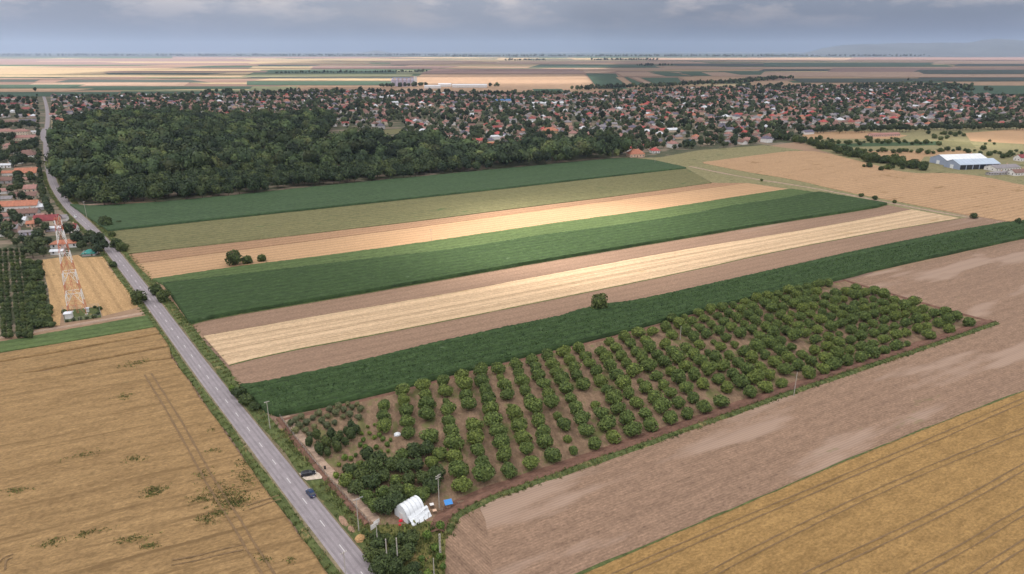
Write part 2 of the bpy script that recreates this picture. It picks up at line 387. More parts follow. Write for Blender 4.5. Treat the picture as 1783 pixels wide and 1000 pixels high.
# ------------------------------------------------------------------ setting: ground, fields, road
def polygon(name, pts, z, mat, world=False):
    w = np.asarray(pts, float) if world else PL(pts)
    tri = tessellate_polygon([[Vector((*q, 0)) for q in w]])
    V = np.c_[w, np.full(len(w), z)]
    T = np.array(tri)
    a, b, c = w[T[:, 0]], w[T[:, 1]], w[T[:, 2]]
    fl = (b[:, 0] - a[:, 0]) * (c[:, 1] - a[:, 1]) - (b[:, 1] - a[:, 1]) * (c[:, 0] - a[:, 0]) < 0
    T[fl] = T[fl][:, ::-1]
    return struct(name, mesh(name, V, T, [mat]))
def patch(name, up, lo, h, amp, mat, res=1.5, sc_=.9, seed=1, inset=.25, world=False, z0=0.0):
    """a crop standing h high between two border lines, with an uneven top and real sides"""
    A = np.asarray(up, float) if world else PL(up); B = np.asarray(lo, float) if world else PL(lo)
    la = np.hypot(*np.diff(A, axis=0).T).sum(); nu = max(4, int(la / res))
    A = resample(smooth_line(A, 6, 1), nu + 1); B = resample(smooth_line(B, 6, 1), nu + 1)
    wd_ = np.hypot(*(A - B).T); nv = max(3, int(np.median(wd_) / res))
    t = np.linspace(0, 1, nv + 1)[None, :]
    ins = np.clip(inset / np.maximum(wd_, .5), 0, .45)[:, None]
    t = ins + t * (1 - 2 * ins)
    X = A[:, 0:1] * (1 - t) + B[:, 0:1] * t; Y = A[:, 1:2] * (1 - t) + B[:, 1:2] * t
    for q in (0, -1):                                 # borders waver a little
        dq = ((fbm(X[:, q] * .06, Y[:, q] * .06, 31 + q) - .5) * 1.3)[:, None] * (A - B) / np.maximum(wd_, 1)[:, None] * .8
        X[:, q] += dq[:, 0]; Y[:, q] += dq[:, 1]
    e = .35 * inset                                   # ragged border
    X[:, 0] += (vnoise(Y[:, 0] * .4, X[:, 0] * .4, 5) - .5) * e * 2; Y[:, 0] += (vnoise(X[:, 0] * .4, Y[:, 0] * .4, 6) - .5) * e * 2
    Z = z0 + h + amp * (fbm(X * sc_, Y * sc_, seed) - .5) * 2 + amp * .6 * (hash2(np.round(X * 3), np.round(Y * 3), seed) - .5)
    Z = np.maximum(Z, .03)
    V = np.c_[X.ravel(), Y.ravel(), Z.ravel()]
    idx = np.arange((nu + 1) * (nv + 1)).reshape(nu + 1, nv + 1)
    F = np.stack([idx[:-1, :-1], idx[:-1, 1:], idx[1:, 1:], idx[1:, :-1]], -1).reshape(-1, 4)
    a = P_area(V, F[len(F) // 2])
    if a < 0: F = F[:, ::-1]
    ring = np.concatenate([idx[:, 0], idx[-1, 1:], idx[-2::-1, -1], idx[0, -2:0:-1]])
    S = V[ring].copy(); S[:, 2] = 0.0
    o = len(V); k = np.arange(len(ring)); k2 = (k + 1) % len(ring)
    Q = np.stack([ring[k], ring[k2], o + k2, o + k], -1)
    if a < 0: Q = Q[:, ::-1]
    return struct(name, mesh(name, np.vstack([V, S]), [np.vstack([F, Q])], [mat]))
def P_area(V, f):
    a, b, c = V[f[0]], V[f[1]], V[f[2]]
    return (b[0] - a[0]) * (c[1] - a[1]) - (b[1] - a[1]) * (c[0] - a[0])
def ribbon(name, line, prof, mat, jit=0.0, seed=3, smooth=True, link=True):
    """sweep of a cross-section (offset to the right, height) along a ground line"""
    l = np.asarray(line, float); n2 = normals2(l); V = []
    for k, (o, z) in enumerate(prof):
        j = jit * (vnoise(np.arange(len(l)) * .35, np.full(len(l), k * 7.3), seed) - .5) * 2
        q = l + n2 * (o + j)[:, None] if jit else l + n2 * o
        zz = z + (jit * .25 * (vnoise(np.arange(len(l)) * .6, np.full(len(l), k * 3.1), seed + 1) - .5) if jit and z > .1 else 0)
        V.append(np.c_[q, np.zeros(len(l)) + zz])
    V = np.stack(V, 1); m = len(prof); idx = np.arange(len(l) * m).reshape(len(l), m)
    F = np.stack([idx[:-1, :-1], idx[:-1, 1:], idx[1:, 1:], idx[1:, :-1]], -1).reshape(-1, 4)
    V = V.reshape(-1, 3)
    if P_area(V, F[0]) < 0: F = F[:, ::-1]
    me = mesh(name, V, F, [mat], smooth=smooth)
    return struct(name, me) if link else me

# ground: one sheet to the horizon
g_ = np.array([-60000, -20000, -8000, -3000, -1000, 0, 1000, 3000, 8000, 20000, 60000], float)
gy_ = np.array([-2000, 0, 500, 1500, 4000, 9000, 20000, 45000], float)
GX, GY = np.meshgrid(g_, gy_)
gi = np.arange(GX.size).reshape(GX.shape)
struct('ground', mesh('ground', np.c_[GX.ravel(), GY.ravel(), np.zeros(GX.size)], np.stack([gi[:-1, :-1], gi[:-1, 1:], gi[1:, 1:], gi[1:, :-1]], -1).reshape(-1, 4), [M['ground']]))

ROADPX = [(740, 1138), (631, 1000), (535, 879), (450, 770), (366, 663), (319, 600), (269, 532), (217, 465), (190, 431), (158, 397), (122, 364), (97, 330), (87, 303), (81, 270), (80, 236), (84, 202), (80, 180), (76, 168)]
ROAD = smooth_line(PL(ROADPX), 4.0, 2)
RW = 3.3
ROADN = normals2(ROAD)

# border lines of the strips between the road and the track on the right (photo points)
L_forest = [(122, 358), (168, 362), (337, 350), (600, 322), (800, 303), (1000, 284), (1089, 276), (1139, 281)]
L_A = [(189, 404), (337, 388), (600, 360), (876, 330), (1050, 310), (1195, 294)]
L_B = [(224, 443), (337, 431), (600, 401), (745, 384), (890, 365), (1100, 339), (1240, 319)]
L_B2 = [(236, 460), (399, 438.5), (600, 412.6), (768, 391), (937, 367), (1200, 333), (1300, 319)]
L_C = [(265, 488), (399, 468), (600, 442.5), (750, 422), (937, 394), (1183, 360.5), (1284, 343.5), (1376, 330)]
L_D1 = [(285, 498), (430, 481), (600, 460), (768, 441), (836, 431), (937, 414), (1072, 397), (1200, 377), (1284, 359), (1345, 352), (1425, 337)]
L_D = [(332, 566), (371, 555), (600, 517.5), (768, 488), (937, 458), (1190, 416), (1352, 389), (1520, 364), (1545, 357)]
L_E = [(354, 585.5), (600, 542.5), (768, 514), (937, 482), (1190, 435), (1352, 409), (1520, 379), (1587, 365)]
L_F = [(399, 637), (415, 632), (505, 611), (600, 593.5), (768, 561), (937, 527), (1190, 475), (1352, 438), (1520, 406), (1672, 380.6)]
L_G = [(405, 668), (430, 672), (499, 663), (600, 641), (768, 600), (937, 563), (985, 554), (1004, 545), (1031, 540), (1057, 533), (1089, 532), (1190, 510), (1352, 473), (1520, 434), (1736, 392), (1783, 388), (1990, 350)]
L_H = [(491, 729), (737, 670), (768, 659), (937, 618), (1106, 576), (1190, 551.5), (1352, 512), (1469, 488), (1520, 473), (1783, 416), (1990, 373)]
patch('field_maize_by_wood', L_forest, L_A, 1.6, .3, M['maize_far'], 2.2, .5, 2, inset=.5)
patch('field_olive_meadow', L_A, L_B, .35, .18, M['olive'], 2.0, .4, 3, inset=.6)
patch('field_brown_stubble', L_B, L_B2, .12, .1, M['soil_strip'], 2.0, .5, 4)
patch('field_orange_stubble', L_B2, L_C, .15, .06, M['orange'], 2.0, .4, 5)
patch('field_sunflower', L_C, L_D1, .9, .25, M['sunflower'], 1.4, .8, 6, inset=.1)
patch('field_maize_middle', L_D1, L_D, 1.9, .35, M['maize'], 1.1, .9, 7, inset=.3)
patch('field_soil_upper', L_D, L_E, .06, .05, M['soil2'], 1.6, .6, 8)
patch('field_pale_stubble', L_E, L_F, .25, .07, M['pale'], 1.5, .5, 9, inset=.2)
patch('field_soil_lower', L_F, L_G, .06, .05, M['soil2'], 1.5, .6, 10, inset=.5)
patch('field_maize_near', [(418, 676), (440, 676)] + L_G[2:], [(440, 697), (462, 722)] + L_H[:], 2.0, .4, M['maize'], .85, 1.1, 11, inset=.3)

# big bare field around the orchard, its headland, and the golden wheat beyond it
L_DITCH = [(776, 930), (785, 905), (798, 892), (830, 876), (879, 856), (1000, 814), (1207, 742), (1419, 667), (1640, 594), (1732, 562)]
BARE = [(774, 1060), (775, 960)] + L_DITCH + [(1668, 546), (1560, 515), (1474, 489), (1524, 475), (1783, 417.5), (1990, 375), (1990, 600), (1783, 684), (1500, 796), (1393, 841), (1015, 1002), (880, 1060)]
polygon('field_bare_soil', BARE, .02, M['soil'])
polygon('headland', [(774, 1060), (775, 960), (777, 930), (786, 906), (800, 893), (832, 878), (845, 905), (852, 950), (858, 1000), (862, 1060)], .028, M['soil_head'])
L_Mup = [(880, 1058), (1015, 1000), (1200, 922), (1393, 840), (1500, 794), (1640, 738), (1783, 683), (2040, 590)]
L_Mlo = [(1560, 1500), (1640, 1450), (1720, 1390), (1800, 1330), (1900, 1270), (2000, 1210), (2100, 1150), (2300, 1050)]
patch('field_golden_wheat', L_Mup, L_Mlo, .75, .16, M['gold'], .7, 2.1, 12, inset=.3)

# big wheat field left of the road
def road_edge(y0, y1, off, n=12):
    """ground line along the road between two photo rows"""
    px, py = proj(ROAD[:, 0] + ROADN[:, 0] * off, ROAD[:, 1] + ROADN[:, 1] * off)
    k = (py >= min(y0, y1)) & (py <= max(y0, y1)); l = (ROAD + ROADN * off)[k]
    return l
WL = road_edge(627, 1130, -6.6)              # along the verge, near -> far
_d = np.array([-.9, -.42]); _d2 = P(-140, 668) - P(297, 627)
def wheat_left():
    A = WL[::-1]; far0 = P(-160, 672); B = []
    # left border runs parallel to the road, out of frame
    B = A + (P(-160, 672) - A[0])
    patch('field_ripe_wheat', A, B,   .75, .13, M['gold_left'], .75, 2.1, 13, inset=.3, world=True)
wheat_left()
def band(name, y0l, y0r, x0r, y1l, y1r, x1r, h, amp, mat, seed, res=.9):
    patch(name, [(-170, y0l + .17 * 170), (0, y0l), (x0r, y0r)], [(-170, y1l + .15 * 170), (0, y1l), (x1r, y1r)], h, amp, mat, res, .9, seed, inset=.55)
band('field_green_strip', 596, 549, 257, 616, 571, 270, .4, .15, M['strip_green'], 14)
band('field_wheat_strip', 617.5, 572, 271, 633, 583, 279, .75, .14, M['gold_left'], 15)
band('field_wheat_strip', 634, 584, 280, 661, 605, 294, .75, .14, M['gold_left'], 16)
band('field_wheat_strip', 662, 606, 295, 677, 626, 299, .75, .14, M['gold_left'], 17)

# cut wheat around the mast, maize rows at the picture's left border
polygon('field_cut_wheat', [(71, 453), (136, 444), (143, 449), (180, 447), (191, 468), (243, 532), (236, 537), (178, 551), (172, 534), (108, 541), (104, 567), (91, 567), (84, 503)], .05, M['tower_field'])
# dry big field on the right, track and meadow in front of it, ground of the right-hand yards
patch('field_tan_stubble', [(1223, 283), (1352, 266), (1383, 263), (1428, 264), (1509, 284), (1580, 303), (1652, 301), (1720, 309), (1783, 324), (1960, 345)],
      [(1226, 285), (1300, 300), (1383, 313), (1473, 335), (1585, 356), (1697, 377), (1783, 390), (1960, 420)], .3, .12, M['tan'], 2.6, .35, 18)
polygon('meadow', [(1089, 277), (1150, 274), (1215, 262), (1330, 253), (1400, 262), (1352, 267), (1223, 284), (1385, 314), (1697, 379), (1990, 424), (1990, 440), (1760, 396), (1672, 383), (1547, 358), (1425, 336), (1376, 329), (1240, 318), (1195, 294), (1139, 281)], .03, M['meadow'])
polygon('meadow', [(1390, 245), (1480, 222), (1800, 216), (1990, 214), (1990, 350), (1783, 326), (1652, 302), (1580, 305), (1509, 285), (1428, 262)], .03, M['meadow'])
polygon('village_ground', [(-300, 172), (90, 166), (90, 240), (100, 330), (128, 372), (190, 436), (180, 448), (71, 455), (84, 503), (92, 568), (0, 587), (-300, 625)], .02, M['village_ground'])
polygon('town_ground', [(90, 167), (560, 160), (720, 160), (1000, 164), (1340, 149), (1620, 149), (1783, 166), (1990, 170), (1990, 216), (1783, 219), (1480, 224), (1390, 247), (1330, 255), (1150, 275), (1089, 275), (600, 320), (337, 348), (122, 357), (92, 240)], .016, M['village_ground'])
polygon('lawn', [(570, 238), (620, 230), (705, 224), (700, 233), (580, 240)], .06, M['olive'])
ribbon('farm_track', smooth_line(PL([(-170, 620), (0, 588), (132, 566), (262, 543)]), 3), [(-1.5, .03), (-.5, .07), (.5, .07), (1.5, .03)], M['dirt'], .3)
ribbon('grass_track', smooth_line(PL([(1200, 290), (1300, 310), (1420, 328), (1560, 356), (1680, 378), (1783, 393), (1990, 430)]), 5), [(-2, .045), (0, .06), (2, .045)], M['dirt'], .5)

# orchard floor, scrub corner, bank and ditch
FENCE = [(488, 728), (515, 765), (562, 823), (600, 866), (643, 912)]
polygon('orchard_ground', [(488, 728), (737, 670), (937, 618), (1106, 576), (1190, 551.5), (1352, 512), (1469, 489), (1560, 516), (1668, 547), (1732, 563), (1640, 595), (1419, 668), (1207, 743), (1000, 815), (879, 857), (798, 893), (760, 905), (700, 912), (643, 913), (600, 867), (562, 824), (515, 766)], .045, M['orchard_floor'])
polygon('scrub_ground', [(500, 745), (520, 776), (562, 825), (600, 868), (643, 914), (700, 913), (760, 906), (797, 894), (784, 906), (776, 930), (774, 1060), (700, 1060), (690, 1030), (620, 925), (556, 845), (480, 748)], .036, M['scrub_floor'])
DITCH = smooth_line(PL(L_DITCH), 2.5, 1)
ribbon('earth_bank', DITCH, [(-4.6, .05), (-3.2, .25), (-2.0, .95), (-1.2, .9), (-.2, .12)], M['bank'], .35, 5)
ribbon('ditch_grass', DITCH, [(-.4, .14), (.5, .5), (1.3, .45), (1.9, .03)], M['verge'], .4, 6)
RIGHTB = smooth_line(PL([(1469, 488), (1560, 515), (1668, 546), (1732, 562)]), 2.5, 1)
ribbon('earth_bank', RIGHTB, [(-1.4, .05), (-.4, .5), (.6, .5), (1.2, .03)], M['bank'], .25, 7)
MAIZB = smooth_line(PL(L_H[:8]), 3, 1)
ribbon('grass_margin', MAIZB, [(.1, .1), (.9, .35), (1.8, .05)], M['bank'], .25, 8)
FEN = smooth_line(PL(FENCE), 2.5, 1)
ribbon('orchard_track', FEN, [(-3.2, .06), (-2.0, .1), (-.8, .06)], M['dirt'], .3, 9)
ribbon('earth_bank', FEN, [(-.4, .05), (.3, .5), (1.0, .45), (1.5, .04)], M['bank'], .2, 10)
# margin between the bare field and the golden wheat
ribbon('grass_margin', smooth_line(PL(L_Mup), 2.5, 1), [(-1.0, .03), (-.5, .35), (.1, .4), (.3, .3)], M['verge'], .25, 11)
# margin lines of the strips
for nm, l in (('grass_margin', L_F), ('grass_margin', L_A), ('grass_margin', L_D)):
    ribbon(nm, smooth_line(PL(l), 3, 1), [(-.5, .05), (0, .3), (.5, .05)], M['verge'], .2, 12)

# road with shoulders, verges and centre dashes
s_ = np.arange(len(ROAD))
road = ribbon('road', ROAD, [(-RW, .03), (-RW + .15, .085), (0, .13), (RW - .15, .085), (RW, .03)], M['asphalt'])
ribbon('road_shoulder', ROAD, [(-RW - .75, .022), (-RW + .05, .05)], M['shoulder'], .12, 13)
ribbon('road_shoulder', ROAD, [(RW - .05, .05), (RW + .9, .022)], M['shoulder'], .15, 14)
M['asphalt_worn'] = plain('worn_asphalt', (.225, .2, .212), .75, .12, .35)
for k, o in enumerate((-2.3, -.95, .95, 2.3)):       # polished wheel tracks
    zc = lambda q: .13 - .045 * abs(q) / 3.15 + .006
    ribbon('wheel_track', ROAD[:int(len(ROAD) * .4)], [(o - .3, zc(o - .3)), (o + .3, zc(o + .3))], M['asphalt_worn'], .07, 70 + k)
NEARR = ROAD[:int(len(ROAD) * .34)]
ribbon('verge', NEARR, [(-6.4, .04), (-5.2, .25), (-4.4, .12), (-3.9, .03)], M['verge'], .35, 15)
ribbon('verge', NEARR, [(4.0, .03), (5.2, .14), (6.6, .1), (8.2, .05)], M['verge'], .5, 16)
polygon('plaza', [(71, 243), (70, 232), (74, 224), (91, 224), (95, 234), (90, 246), (82, 256)], .05, M['asphalt'])
polygon('driveway', [(521, 826), (549, 822), (563, 829), (560, 835), (534, 838), (526, 833)], .3, M['gravel'])
polygon('roadside_path', [(112, 352), (150, 356), (210, 352), (212, 357), (150, 362), (118, 360)], .045, M['dirt'])
cum = np.r_[0, np.cumsum(np.hypot(*np.diff(ROAD, axis=0).T))]
d0 = 4.0; dash_me = mesh('dash', [(-1.6, -.11, 0), (1.6, -.11, 0), (1.6, .11, 0), (-1.6, .11, 0)], [(0, 1, 2, 3)], [M['roadpaint']])
while d0 < 560:
    x = np.interp(d0, cum, ROAD[:, 0]); y = np.interp(d0, cum, ROAD[:, 1])
    x2 = np.interp(d0 + 1, cum, ROAD[:, 0]); y2 = np.interp(d0 + 1, cum, ROAD[:, 1])
    obj('dash', dash_me, road, (x, y, .16), math.atan2(y2 - y, x2 - x)); d0 += 12.0

# tramlines: pairs of wheel ruts pressed into the crop
def ruts(name, pts, h, gap=1.0, w=.28, seed=1, mat=None):
    l = smooth_line(PL(pts) if not isinstance(pts, np.ndarray) else pts, 1.6, 2 if not isinstance(pts, np.ndarray) else 0)
    for s in (-1, 1):
        ribbon(name, l, [(s * gap - w, h), (s * gap + w, h)], mat or M['rut'], .12, seed + s)
ruts('wheel_rut', [(258, 655), (280, 690), (300, 722), (330, 775), (360, 830), (385, 873), (415, 918), (440, 962), (472, 1010), (500, 1050)], .9, 1.15, .3, 30)
for k, l in enumerate(([(870, 1100), (1180, 958), (1393, 868), (1600, 780), (1783, 700), (2000, 610)], [(1130, 1080), (1240, 1000), (1400, 920), (1570, 840), (1783, 752), (2000, 670)], [(1300, 1060), (1420, 1000), (1560, 935), (1700, 865), (1783, 816), (2000, 705)], [(1480, 1070), (1600, 1000), (1700, 945), (1783, 892), (2000, 775)], [(1620, 1060), (1700, 1005), (1783, 950), (1960, 850)])):
    ruts('wheel_rut', l, .9, .95, .17, 40 + k)
ruts('wheel_rut', [(432, 889), (460, 879), (488, 870)], .9, 1.0, .2, 50)
ruts('wheel_rut', [(300, 985), (340, 978), (390, 965), (425, 958)], .9, .9, .2, 52)
ruts('wheel_rut', [(3, 1000), (3, 985), (12, 976), (24, 973)], .9, .8, .2, 53)

_e = smooth_line(PL(L_E), 6, 1); _f = smooth_line(PL(L_F), 6, 1); _e = resample(_e, 200); _f = resample(_f, 200)
M['faint_rut'] = plain('faint_rut', (.53, .385, .24), .9, .15, .5)
for k, t in enumerate((.28, .55, .8)): ruts('wheel_rut', _e * (1 - t) + _f * t, .37, .9, .22, 60 + k, M['faint_rut'])
# hills on the horizon
def hills(name, x0, x1, dist, prof, seed):
    n = 120; t = np.linspace(0, 1, n); px = x0 + (x1 - x0) * t
    ang = np.arctan((px - PW / 2) / (FOC * CP + (500 - HOR) * SP))
    hpx = np.interp(px, *zip(*prof)) * (1 + .12 * (fbm(t * 9, t * 0, seed) - .5) * 2)
    hh = hpx / FOC * dist + CAMZ * np.clip(hpx / 6, 0, 1)
    V = []
    for f, k in ((-.18, 0), (-.08, .55), (0, 1), (.1, .5), (.2, 0)):
        d = dist * (1 + f); bump_ = 1 + .15 * (fbm(t * 25, t * 0 + f * 40, seed + 1) - .5)
        V.append(np.c_[np.sin(ang) * d / np.cos(ang) * np.cos(ang), np.cos(ang) * d, hh * k * bump_ - (2 if k == 0 else 0)])
    V = np.stack(V, 1); m = V.shape[1]; idx = np.arange(n * m).reshape(n, m)
    F = np.stack([idx[:-1, :-1], idx[:-1, 1:], idx[1:, 1:], idx[1:, :-1]], -1).reshape(-1, 4)
    struct(name, mesh(name, V.reshape(-1, 3), F, [M['hill']], smooth=True))
M['hill'] = plain('hill_woods', (.06, .075, .085), .9, .2, .001)
hills('hills', 1390, 2050, 20000, [(1390, 0), (1430, 5), (1480, 8), (1600, 10), (1680, 10), (1730, 14), (1783, 12), (2050, 16)], 3)
hills('hills', 540, 800, 21000, [(540, 0), (620, 1), (655, 3), (690, 1), (800, 0)], 5)

# far fields beyond the town: long plots of the plain
FC = dict(c='far_cream', p='far_pink', b='far_brown', g='far_green', d='far_dark', l='far_light', o='far_tan')
for k, c, c2 in (('c', (.41, .315, .185), (.34, .255, .15)), ('p', (.37, .26, .19), (.32, .22, .16)), ('b', (.25, .165, .14), (.21, .135, .115)), ('g', (.055, .10, .06), (.04, .078, .048)), ('d', (.05, .068, .055), (.04, .055, .045)), ('l', (.21, .22, .12), (.16, .18, .10)), ('o', (.36, .245, .16), (.31, .205, .13))):
    M['far_' + k] = fieldmat(FC[k], c, c2, ang=.1, fine=.05, stretch=6, var=.35, bump=.0, passes=0)
FAR = [(-300, 900, 92.0, -300, 900, 99.4, 'd'), (880, 2100, 92.0, 880, 2100, 100.2, 'd'), (300, 640, 99.0, 300, 640, 101.5, 'b'), (-200, 300, 99.5, -200, 300, 101, 'g'), (1000, 1300, 99.4, 1000, 1300, 100.6, 'g'), 
   # x-left, x-right of the far edge and its row; the same of the near edge; crop
 (-200, 480, 103, -260, 480, 113, 'b'), (70, 170, 106.2, 60, 190, 107.6, 'p'), (160, 620, 107.3, 215, 600, 110.2, 'c'), (-200, 30, 117.5, -260, 500, 120.5, 'c'), (-200, 460, 120.8, -260, 430, 130.5, 'c'),
 (190, 560, 124, 180, 620, 126.4, 'b'), (180, 400, 127.3, 190, 360, 130, 'd'), (-200, 520, 131, -260, 560, 134.2, 'c'), (50, 112, 134.8, 80, 105, 136.2, 'd'), (-200, 260, 136.5, -260, 300, 138.6, 'p'), (260, 450, 134.8, 240, 460, 137.2, 'l'),
 (-200, 70, 139, -260, 60, 143.2, 'd'), (120, 330, 139.2, 90, 370, 144.6, 'd'), (65, 330, 144, 40, 320, 150, 'p'), (330, 470, 144.2, 360, 480, 147, 'c'), (-200, 150, 147.6, -260, 120, 154.2, 'g'), (150, 460, 150.8, 130, 470, 155.6, 'g'),
 (-200, 165, 154.8, -260, 100, 160.6, 'o'), (-200, 210, 160.8, -260, 200, 168.5, 'g'), (215, 470, 157.4, 210, 470, 159.6, 'l'), (210, 470, 160, 210, 470, 164, 'g'),
 (420, 760, 103.4, 450, 700, 106, 'c'), (450, 640, 107, 430, 680, 112, 'c'), (640, 720, 109, 650, 670, 113, 'l'), (680, 850, 105.5, 680, 780, 112, 'p'), (450, 560, 113.6, 450, 530, 115, 'd'), (540, 800, 115.4, 530, 760, 120.4, 'b'), (440, 545, 116.4, 430, 540, 122, 'c'),
 (470, 700, 121.5, 460, 690, 128, 'g'), (690, 752, 122.5, 690, 730, 129, 'l'), (440, 720, 129.4, 420, 715, 134, 'l'), (440, 715, 134.6, 420, 712, 137, 'd'), (470, 690, 137.3, 440, 690, 141.2, 'c'), (430, 690, 142, 430, 690, 149, 'g'), (500, 700, 149.8, 460, 690, 152.6, 'o'), (440, 520, 151, 430, 500, 160, 'l'),
 (755, 1005, 120.4, 730, 1016, 129, 'b'), (735, 1016, 129.3, 722, 1026, 138, 'o'), (722, 1026, 138.3, 700, 1042, 161.5, 'o'), (690, 750, 155, 690, 760, 166, 'p'), (760, 900, 155.5, 740, 900, 165, 'o'), (926, 978, 155.6, 932, 984, 161, 'g'),
 (1013, 1080, 123, 1020, 1060, 127.5, 'p'), (1020, 1072, 128.4, 1041, 1092, 155, 'g'), (1072, 1130, 126.5, 1085, 1200, 133.5, 'p'), (1072, 1085, 135, 1092, 1104, 149, 'o'), (1087, 1093, 135, 1106, 1126, 149, 'g'), (1100, 1110, 135, 1128, 1138, 148, 'p'), (1115, 1180, 136, 1140, 1190, 147, 'g'), (1130, 1160, 127, 1160, 1210, 133.5, 'g'), (1165, 1270, 126.5, 1240, 1350, 133, 'p'), (1180, 1300, 134, 1195, 1290, 141, 'o'), (1180, 1220, 126, 1205, 1240, 132.6, 'g'),
 (1250, 1330, 124.5, 1290, 1345, 131, 'g'), (940, 1130, 112.8, 920, 1150, 118.5, 'g'), (870, 1200, 107, 860, 1240, 111.2, 'p'), (990, 1030, 101.3, 1000, 1035, 104.6, 'c'), (870, 920, 101.5, 860, 925, 105.6, 'c'), (1120, 1500, 101.2, 1130, 1480, 106, 'p'), (1000, 1160, 119.2, 1000, 1170, 122.5, 'p'), (1160, 1460, 117, 1150, 1420, 121, 'p'), (1170, 1340, 111.6, 1180, 1330, 115.6, 'd'),
 (1330, 1640, 109.5, 1330, 1600, 116.6, 'g'), (1490, 1990, 100, 1470, 1990, 106, 'b'), (1640, 1990, 106.4, 1620, 1990, 111.5, 'p'), (1670, 1990, 111.8, 1660, 1990, 115.6, 'd'), (1330, 1660, 117.2, 1320, 1680, 121, 'p'), (1330, 1460, 121.4, 1320, 1440, 124.4, 'd'), (1450, 1680, 119, 1440, 1700, 126, 'b'), (1600, 1990, 122, 1580, 1990, 129.5, 'd'), (1330, 1600, 126, 1320, 1620, 134.5, 'p'), (1490, 1990, 130, 1500, 1990, 135.5, 'p'), (1375, 1620, 137.3, 1395, 1560, 144.4, 'd'), (1600, 1990, 136, 1590, 1990, 142, 'd'), (1380, 1990, 145.2, 1310, 1990, 153, 'o'), (1620, 1990, 150, 1650, 1990, 165, 'g'), (1640, 1990, 143, 1650, 1990, 149.5, 'o'), (1310, 1372, 142, 1290, 1400, 152.5, 'o'), (1090, 1200, 155.5, 1060, 1320, 158, 'l')]
for k, (a, b, y0, c, d, y1, m) in enumerate(FAR):
    j = R.uniform(-.25, .25, 4)
    n = 6; xt = np.linspace(a, b, n); xb = np.linspace(c, d, n)
    yt = y0 + .5 * (vnoise(xt * .01, xt * 0 + k, 2) - .5); yb = y1 + .5 * (vnoise(xb * .01, xb * 0 + k, 4) - .5)
    polygon('field', list(zip(xt, yt)) + list(zip(xb[::-1], yb[::-1])), .15 + .02 * k, M['far_' + m])

# ------------------------------------------------------------------ vegetation
def rand_dirs(n, rg):
    d = rg.normal(size=(n, 3)); return d / np.linalg.norm(d, axis=1)[:, None]
def crown_geo(rg, n, rx, rz, leaf, lobes=7, zc=0.0, flat=.0, core=True, spread=.55):
    """leaf-sized faces over the lumpy shells of several lobes, round an inner core"""
    C = rand_dirs(lobes, rg) * np.array([1, 1, .8]) * spread * rg.uniform(.75, 1.1, (lobes, 1)); C = np.vstack([C, [[0, 0, .1]]])
    rr = np.r_[rg.uniform(.38, .58, lobes), .72]
    wgt = rr ** 2; pick = rg.choice(len(rr), n, p=wgt / wgt.sum())
    d = rand_dirs(n, rg)
    q = C[pick] + d * (rr[pick] * rg.uniform(.78, 1.08, n))[:, None]
    # keep what lies on the outside of the other lobes
    keep = np.ones(n, bool)
    for c, r in zip(C, rr): keep &= np.linalg.norm(q - c, axis=1) > r * .74
    q = q[keep]; d = d[keep]
    keep = q[:, 2] > -.85 + flat; q = q[keep]; d = d[keep]
    nrm = d + rg.normal(size=d.shape) * .6; nrm[:, 2] += .25; nrm /= np.linalg.norm(nrm, axis=1)[:, None]
    a = np.cross(nrm, rand_dirs(len(q), rg)); a /= np.linalg.norm(a, axis=1)[:, None] + 1e-9
    b = np.cross(nrm, a)
    q = q * np.array([rx, rx, rz]) + [0, 0, zc]
    s = leaf * rg.uniform(.6, 1.3, (len(q), 1))
    V = np.stack([q - a * s, q + b * s * .62, q + a * s, q - b * s * .62], 1).reshape(-1, 3)
    F = np.arange(len(V)).reshape(-1, 4)
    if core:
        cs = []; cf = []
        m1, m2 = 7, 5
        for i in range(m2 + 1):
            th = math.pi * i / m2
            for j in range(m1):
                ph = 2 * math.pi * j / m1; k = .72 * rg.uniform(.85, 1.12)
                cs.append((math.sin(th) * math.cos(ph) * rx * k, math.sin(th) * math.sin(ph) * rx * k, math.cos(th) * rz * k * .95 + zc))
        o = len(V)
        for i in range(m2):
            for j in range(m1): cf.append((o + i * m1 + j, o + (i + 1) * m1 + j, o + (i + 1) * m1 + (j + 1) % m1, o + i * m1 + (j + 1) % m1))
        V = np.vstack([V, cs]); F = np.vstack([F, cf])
    return V, F, np.r_[np.clip(rg.normal(.5, .22, len(F) - (35 if core else 0)), 0, 1), np.full(35 if core else 0, .3)]  # core tinted darker: shade inside the crown put into its colour
def trunk_mesh(rg, h, r, zc, rx):
    m = MB(); m.tube((0, 0, -.1), (0, 0, h), r, r * .6, 7)
    for k in range(4):
        a = k * 1.57 + rg.uniform(0, 1); m.tube((0, 0, h * .8), (math.cos(a) * rx * .55, math.sin(a) * rx * .55, zc + rg.uniform(-.1, .3) * rx), r * .5, r * .2, 5)
    return m.mesh('trunk', M['bark'])
def kinds(n, mat, leaves, rx, rz, leaf, zc, th, tr, seed, lobes=7, flat=0., spread=.55):
    out = []
    for k in range(n):
        rg = np.random.default_rng(seed + k)
        V, F, T = crown_geo(rg, leaves, rx, rz, leaf, lobes, zc, flat, spread=spread)
        out.append((mesh('crown', V, F, [mat], tint=T), trunk_mesh(rg, th, tr, zc, rx)))
    return out
K = {}
K['orchard'] = kinds(7, M['leaf_orchard'], 2500, 2.8, 2.5, .32, 2.4, 1.3, .14, 100, 12, spread=.52)
K['grove'] = kinds(4, M['leaf_dark'], 2000, 3.3, 2.8, .42, 3.4, 2.0, .18, 150, 12, spread=.66)
K['dark'] = kinds(5, M['leaf_dark'], 1500, 3.6, 3.4, .46, 3.2, 2.2, .22, 200, 11, spread=.68)
